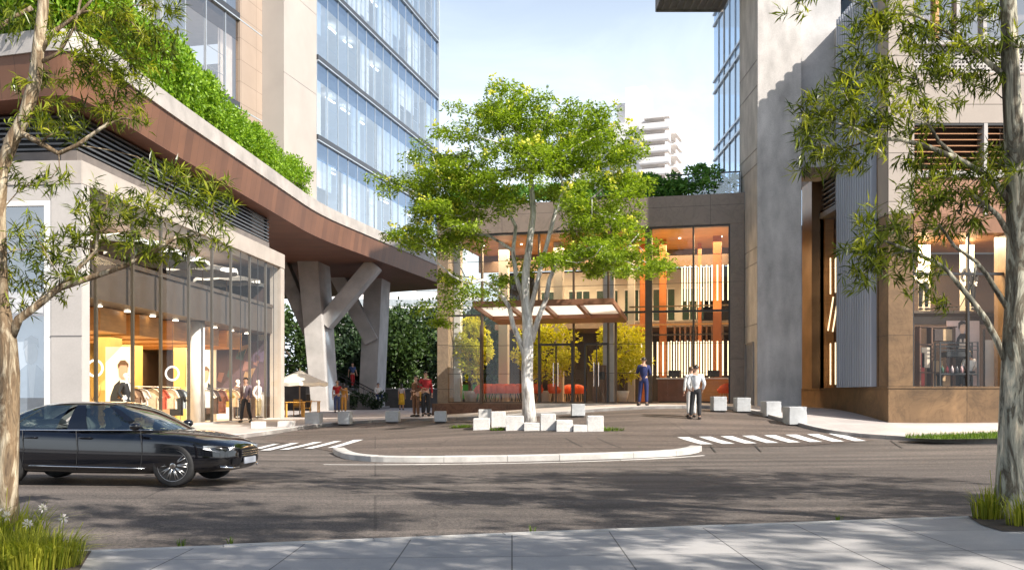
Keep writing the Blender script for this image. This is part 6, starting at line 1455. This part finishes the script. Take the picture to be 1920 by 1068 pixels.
# grand steps rising to the left behind the columns
st = thing('outdoor_stairs', 'broad dark outdoor stairs climbing left behind the branching columns', 'stairs', (X(700,64),64,G(X(700,64),64)+.12))
m = MB()
for k in range(12): m.box(-12,-.33*k+.2,0,7,.165*k,.165*(k+1)-.0)
m.build('steps', pm('dark_step_stone', (.17,.155,.15), .8, .15, 1.5), st)
for k in range(12): m = MB(); m.box(-.33*k+.16,-.33*k+.205,.0,7.0,.165*(k+1)+.002,.165*(k+1)+.012); m.build('nosing', CONC, st)
for y in (.15,3.4):
    m = MB(); m.tube([(.2,y,.95),(-3.7,y,2.95),(-6,y,2.95)], .03, 6)
    for k in range(7): x = .1-.62*k; m.tube([(x,y,max(0,-x/.33*.165)),(x,y,.98-x*.51)], .018, 6)
    m.build('handrail', DARKM, st)
m = MB(); m.hexa([(.35,-.25,-.1),(-4.4,-.25,-.1),(-4.4,-.02,-.1),(.35,-.02,-.1)], [(.35,-.25,.25),(-4.4,-.25,2.65),(-4.4,-.02,2.65),(.35,-.02,.25)]); m.build('cheek_wall', CONC_D, st)
tw2 = thing('retaining_wall', 'dark low retaining wall with a planted top at the back of the passage', 'wall', (X(770,76),76,G(X(770,76),76)+.05)); m = MB(); m.box(-14,9,0,.4,0,1.5); m.build('wall', pm('dark_wall_stone', (.10,.095,.09), .8, .2, 1), tw2); m = MB(); m.box(-14,9,-.05,.45,1.502,1.60); m.build('coping', CONC_D, tw2)
bushy('dark low bush at the foot of the stair handrail', (X(668,62.5),62.5,G(X(668,62.5),62.5)+.1), .8, 1.0, 900, DK, 301, 'bush', False, .16, 'bush'); bushy('dark low bush at the bottom end of the stairs', (X(702,62.8),62.8,G(X(702,62.8),62.8)+.1), .8, 1.25, 900, DK, 302, 'bush', False, .16, 'bush')
person('person in a white shirt sitting at the foot of the dark stairs', (X(709,63),63,G(X(709,63),63)+.55), R(25), 1.7, WHITE_C, JEANS, jacket=False, arms='lap', legs='sit')
person('person in a blue top and dark red trousers coming down the dark stairs', (X(661,66),66,st.location.z+1.48), R(30), 1.68, JEANS, RED_C, jacket=False, short=True, arms='down', legs='walk')
person('person in a mustard top sitting on the left corner of the lobby plinth', LW(-.62,-.30,FL-.50), R(40), 1.66, MUST, BLACK_C, jacket=False, arms='lap', legs='sit', long_hair=True)
# ------------------------------------------------------------------ grass and small plants
GRS = leafm('long_grass', (.14,.20,.015), (.60,.58,.08), .5, .45); GRS2 = leafm('short_grass', (.05,.11,.012), (.20,.30,.03), .4, .5)
def blades(name, label, cat, loc, rx, ry, n, h, mat, lean=.5, w=.010, kind=None, poly=None, stalks=0, flowers=0, group=None):
    t = thing(name, label, cat, loc, 0, group); V = []; Fc = []
    for k in range(n):
        a = rnd(0,6.28); q = rnd(0,1)**.5; p = Vector((rx*q*math.cos(a), ry*q*math.sin(a), -.02)); p.z += G(loc[0]+p.x,loc[1]+p.y)-G(loc[0],loc[1])
        L = h*rnd(.55,1.15); dx = Vector((math.cos(a)*q+rnd(-.6,.6), math.sin(a)*q+rnd(-.6,.6), 0))*lean*L*rnd(.3,1); s = Vector((-dx.y,dx.x,0)); s = (s.normalized() if s.length > 1e-4 else Vector((1,0,0)))*w*rnd(.6,1.2)
        m1 = p+dx*.25+Vector((0,0,L*.6)); e = p+dx+Vector((0,0,L*(.95-.3*dx.length/L))); o = len(V)
        V += [p-s, p+s, m1+s*.8, m1-s*.8, e]; Fc += [(o,o+1,o+2,o+3),(o+3,o+2,o+4)]
    leafmesh('blades', V, Fc, mat, t)
    if stalks:
        m = MB(); fl = []
        for k in range(stalks):
            a = rnd(0,6.28); p = Vector((rx*.5*math.cos(a), ry*.5*math.sin(a), 0)); e = p+Vector((rnd(-.15,.25),rnd(-.1,.1),h*rnd(1.0,1.35))); m.tube([p,(p+e)/2+Vector((.03,0,0)),e], [.005,.004,.003], 5); fl.append(e)
        m.build('stalks', GRS, t)
        for e in fl[:flowers]:
            V = []; Fc = []
            for q in range(26): d = rdir(.2); quad_leaf(V, Fc, e+d*.01, d, rnd(.03,.055), .016, rdir(), .2)
            leafmesh('flower', V, Fc, leafm('white_petal', (.72,.66,.70), (.85,.82,.84), .4, .5), t)
    return t
g0 = gp(50, 1062, .125); blades('grass_clump', 'large clump of yellow-green ornamental grass with white flower heads at the lower left corner', 'grass clump', g0, .46, .36, 1400, .38, GRS, .85, .0065, None, None, 11, 8)
g1 = gp(-60, 1045, .125); blades('grass_clump', 'ornamental grass behind the large clump at the foot of the left tree', 'grass clump', g1, .7, .5, 1100, .55, GRS, .7, .008, None, None, 5, 3)
g2 = gp(1852, 972, .125); blades('grass_clump', 'small tuft of long grass left of the right tree trunk', 'grass clump', g2, .16, .14, 150, .42, GRS, .6, .009, None, None, 4, 0)
g3 = gp(1925, 985, .125); blades('grass_clump', 'small tuft of long grass at the right foot of the right tree trunk', 'grass clump', g3, .22, .16, 160, .40, GRS, .6, .009, None, None, 3, 0)
for lab, px, py, n, r in (('low green weeds left of the ring of blocks',865,802,260,.38),('low green weeds before the left blocks of the ring',935,807,180,.28),('low green weeds right of the ring of blocks',1140,807,240,.5),('tiny weed tuft on the near kerb',340,1019,26,.05),('tiny weed tuft on the near kerb beside the others',432,1015,18,.04),('tiny weed tuft on the kerb in the middle of the sidewalk',998,993,16,.04),('tiny weed tuft on the near kerb towards the right tree',1572,972,16,.04),('thin weed growing at the left end of the island kerb',645,852,16,.05),('thin weed growing on the right half of the island kerb',1200,838,14,.04)):
    q = gp(px, py, .0 if 800 < py < 860 else .125); blades('weeds', lab, 'weeds', q, r, r*.35 if r > .1 else r, n, .17 if r > .1 else .09, GRS2, 1.2, .004 if r < .1 else .010)
# grass verge on the far right kerb
V = []; Fc = []; 
va = [gp(a, b, .125) for a, b in ((1695,822.5),(1760,825),(1868,824),(2050,822))]; vb = [gp(a, b, .125) for a, b in ((1700,819.5),(1770,817.5),(1868,813.5),(2050,809))]
pv = [tuple(p[:2]) for p in va]+[tuple(p[:2]) for p in vb[::-1]]
o = drape('verge_soil', pv, .16, pm('verge_green', (.07,.11,.02), .9, .25, 4)); 
x0, x1 = min(p[0] for p in pv), max(p[0] for p in pv); y0, y1 = min(p[1] for p in pv), max(p[1] for p in pv); k = 0
while k < 6500:
    x, y = rnd(x0,x1), rnd(y0,y1); k += 1
    if not inside(x, y, pv): continue
    p = Vector((x,y,0)); s = Vector((rnd(-1,1),rnd(-1,1),0))*.012; o2 = len(V); V += [p-s,p+s,p+Vector((rnd(-.05,.05),rnd(-.05,.05),rnd(.08,.16)))]; Fc.append((o2,o2+1,o2+2))
zz = Gv([v.x for v in V], [v.y for v in V])
for v, z in zip(V, zz): v.z += z+.15
o = leafmesh('grass', V, Fc, GRS2, None); tag(o, kind='stuff')
# soil bed at the left foot and tree pit at the right
t = drape('planting_bed', [tuple(p[:2]) for p in [gp(a,b,.125) for a, b in ((-120,1046),(120,1034),(172,1033),(150,1068),(135,1110),(-150,1110))]], .134, pm('bed_soil', (.07,.05,.035), .95, .25, 5, bmp=.5))
t = drape('tree_pit', [tuple(p[:2]) for p in [gp(a,b,.125) for a, b in ((1815,968),(1960,962),(2010,995),(1880,996),(1840,984))]], .134, pm('bed_soil', (.07,.05,.035), .95, .25, 5, bmp=.5))
# ------------------------------------------------------------------ sky, sun, camera
SUN_EL, SUN_AZ = 40.0, math.atan2(.80, -.60)     # azimuth measured from +Y towards +X
w = bpy.data.worlds.new('World'); S.world = w; w.use_nodes = True; nt = w.node_tree
for n in list(nt.nodes): nt.nodes.remove(n)
out = nt.nodes.new('ShaderNodeOutputWorld'); bg = nt.nodes.new('ShaderNodeBackground'); sk = nt.nodes.new('ShaderNodeTexSky')
sk.sky_type = 'NISHITA'; sk.sun_disc = False; sk.sun_elevation = R(SUN_EL); sk.sun_rotation = SUN_AZ; sk.air_density = 1.0; sk.dust_density = 1.6; sk.ozone_density = 1.6; sk.altitude = 50
tc = nt.nodes.new('ShaderNodeTexCoord'); mp = nt.nodes.new('ShaderNodeMapping'); mp.inputs['Scale'].default_value = (1.2,1.2,3.2); nt.links.new(tc.outputs['Generated'], mp.inputs[0])
cf = noise(nt, mp.outputs[0], 2.3, 7, .62, .6); sx = nt.nodes.new('ShaderNodeSeparateXYZ'); nt.links.new(tc.outputs['Generated'], sx.inputs[0])
low = ramp(nt, sx.outputs['Z'], [(.14, (1,)*3), (.45, (0,)*3)]); cm = ramp(nt, cf, [(.40, (0,)*3), (.68, (1,)*3)])
f = mathn(nt, 'MULTIPLY', mathn(nt, 'ADD', mathn(nt, 'MULTIPLY', cm, .40), .55), low); f = mathn(nt, 'MINIMUM', mathn(nt, 'ADD', f, mathn(nt, 'MULTIPLY', ramp(nt, sx.outputs['Z'], [(.34, (1,)*3), (.62, (0,)*3)]), .20)), 1.0)
cw = mixc(nt, f, sk.outputs[0], (9.2,10.1,10.9)); nt.links.new(cw, bg.inputs[0]); bg.inputs[1].default_value = .095
nt.links.new(bg.outputs[0], out.inputs[0])
sl = bpy.data.lights.new('sun', 'SUN'); sl.energy = 5.0; sl.angle = R(.55); sl.color = (1,.93,.83); so = bpy.data.objects.new('sun', sl); C.objects.link(so)
e = R(SUN_EL); sd = Vector((.80*math.cos(e), -.60*math.cos(e), math.sin(e))); so.rotation_euler = sd.to_track_quat('Z', 'Y').to_euler(); so.location = (20,-20,30)
cam = bpy.data.cameras.new('camera'); co_ = bpy.data.objects.new('camera', cam); C.objects.link(co_); co_.location = (0,0,EYE); co_.rotation_euler = (R(90),0,0)
cam.sensor_width = 36; cam.lens = 36*F/1920; cam.shift_y = (HY-534)/1920; cam.clip_end = 6000; cam.clip_start = .1; S.camera = co_
vs = S.view_settings; vs.view_transform = 'Standard'; vs.look = 'None'; vs.gamma = 1; vs.use_curve_mapping = False; vs.exposure = .84
S.cycles.max_bounces = 10; S.cycles.transparent_max_bounces = 24; S.cycles.glossy_bounces = 5; S.cycles.diffuse_bounces = 4; S.cycles.caustics_reflective = False; S.cycles.caustics_refractive = False
S.cycles.sample_clamp_indirect = 6; S.render.film_transparent = False
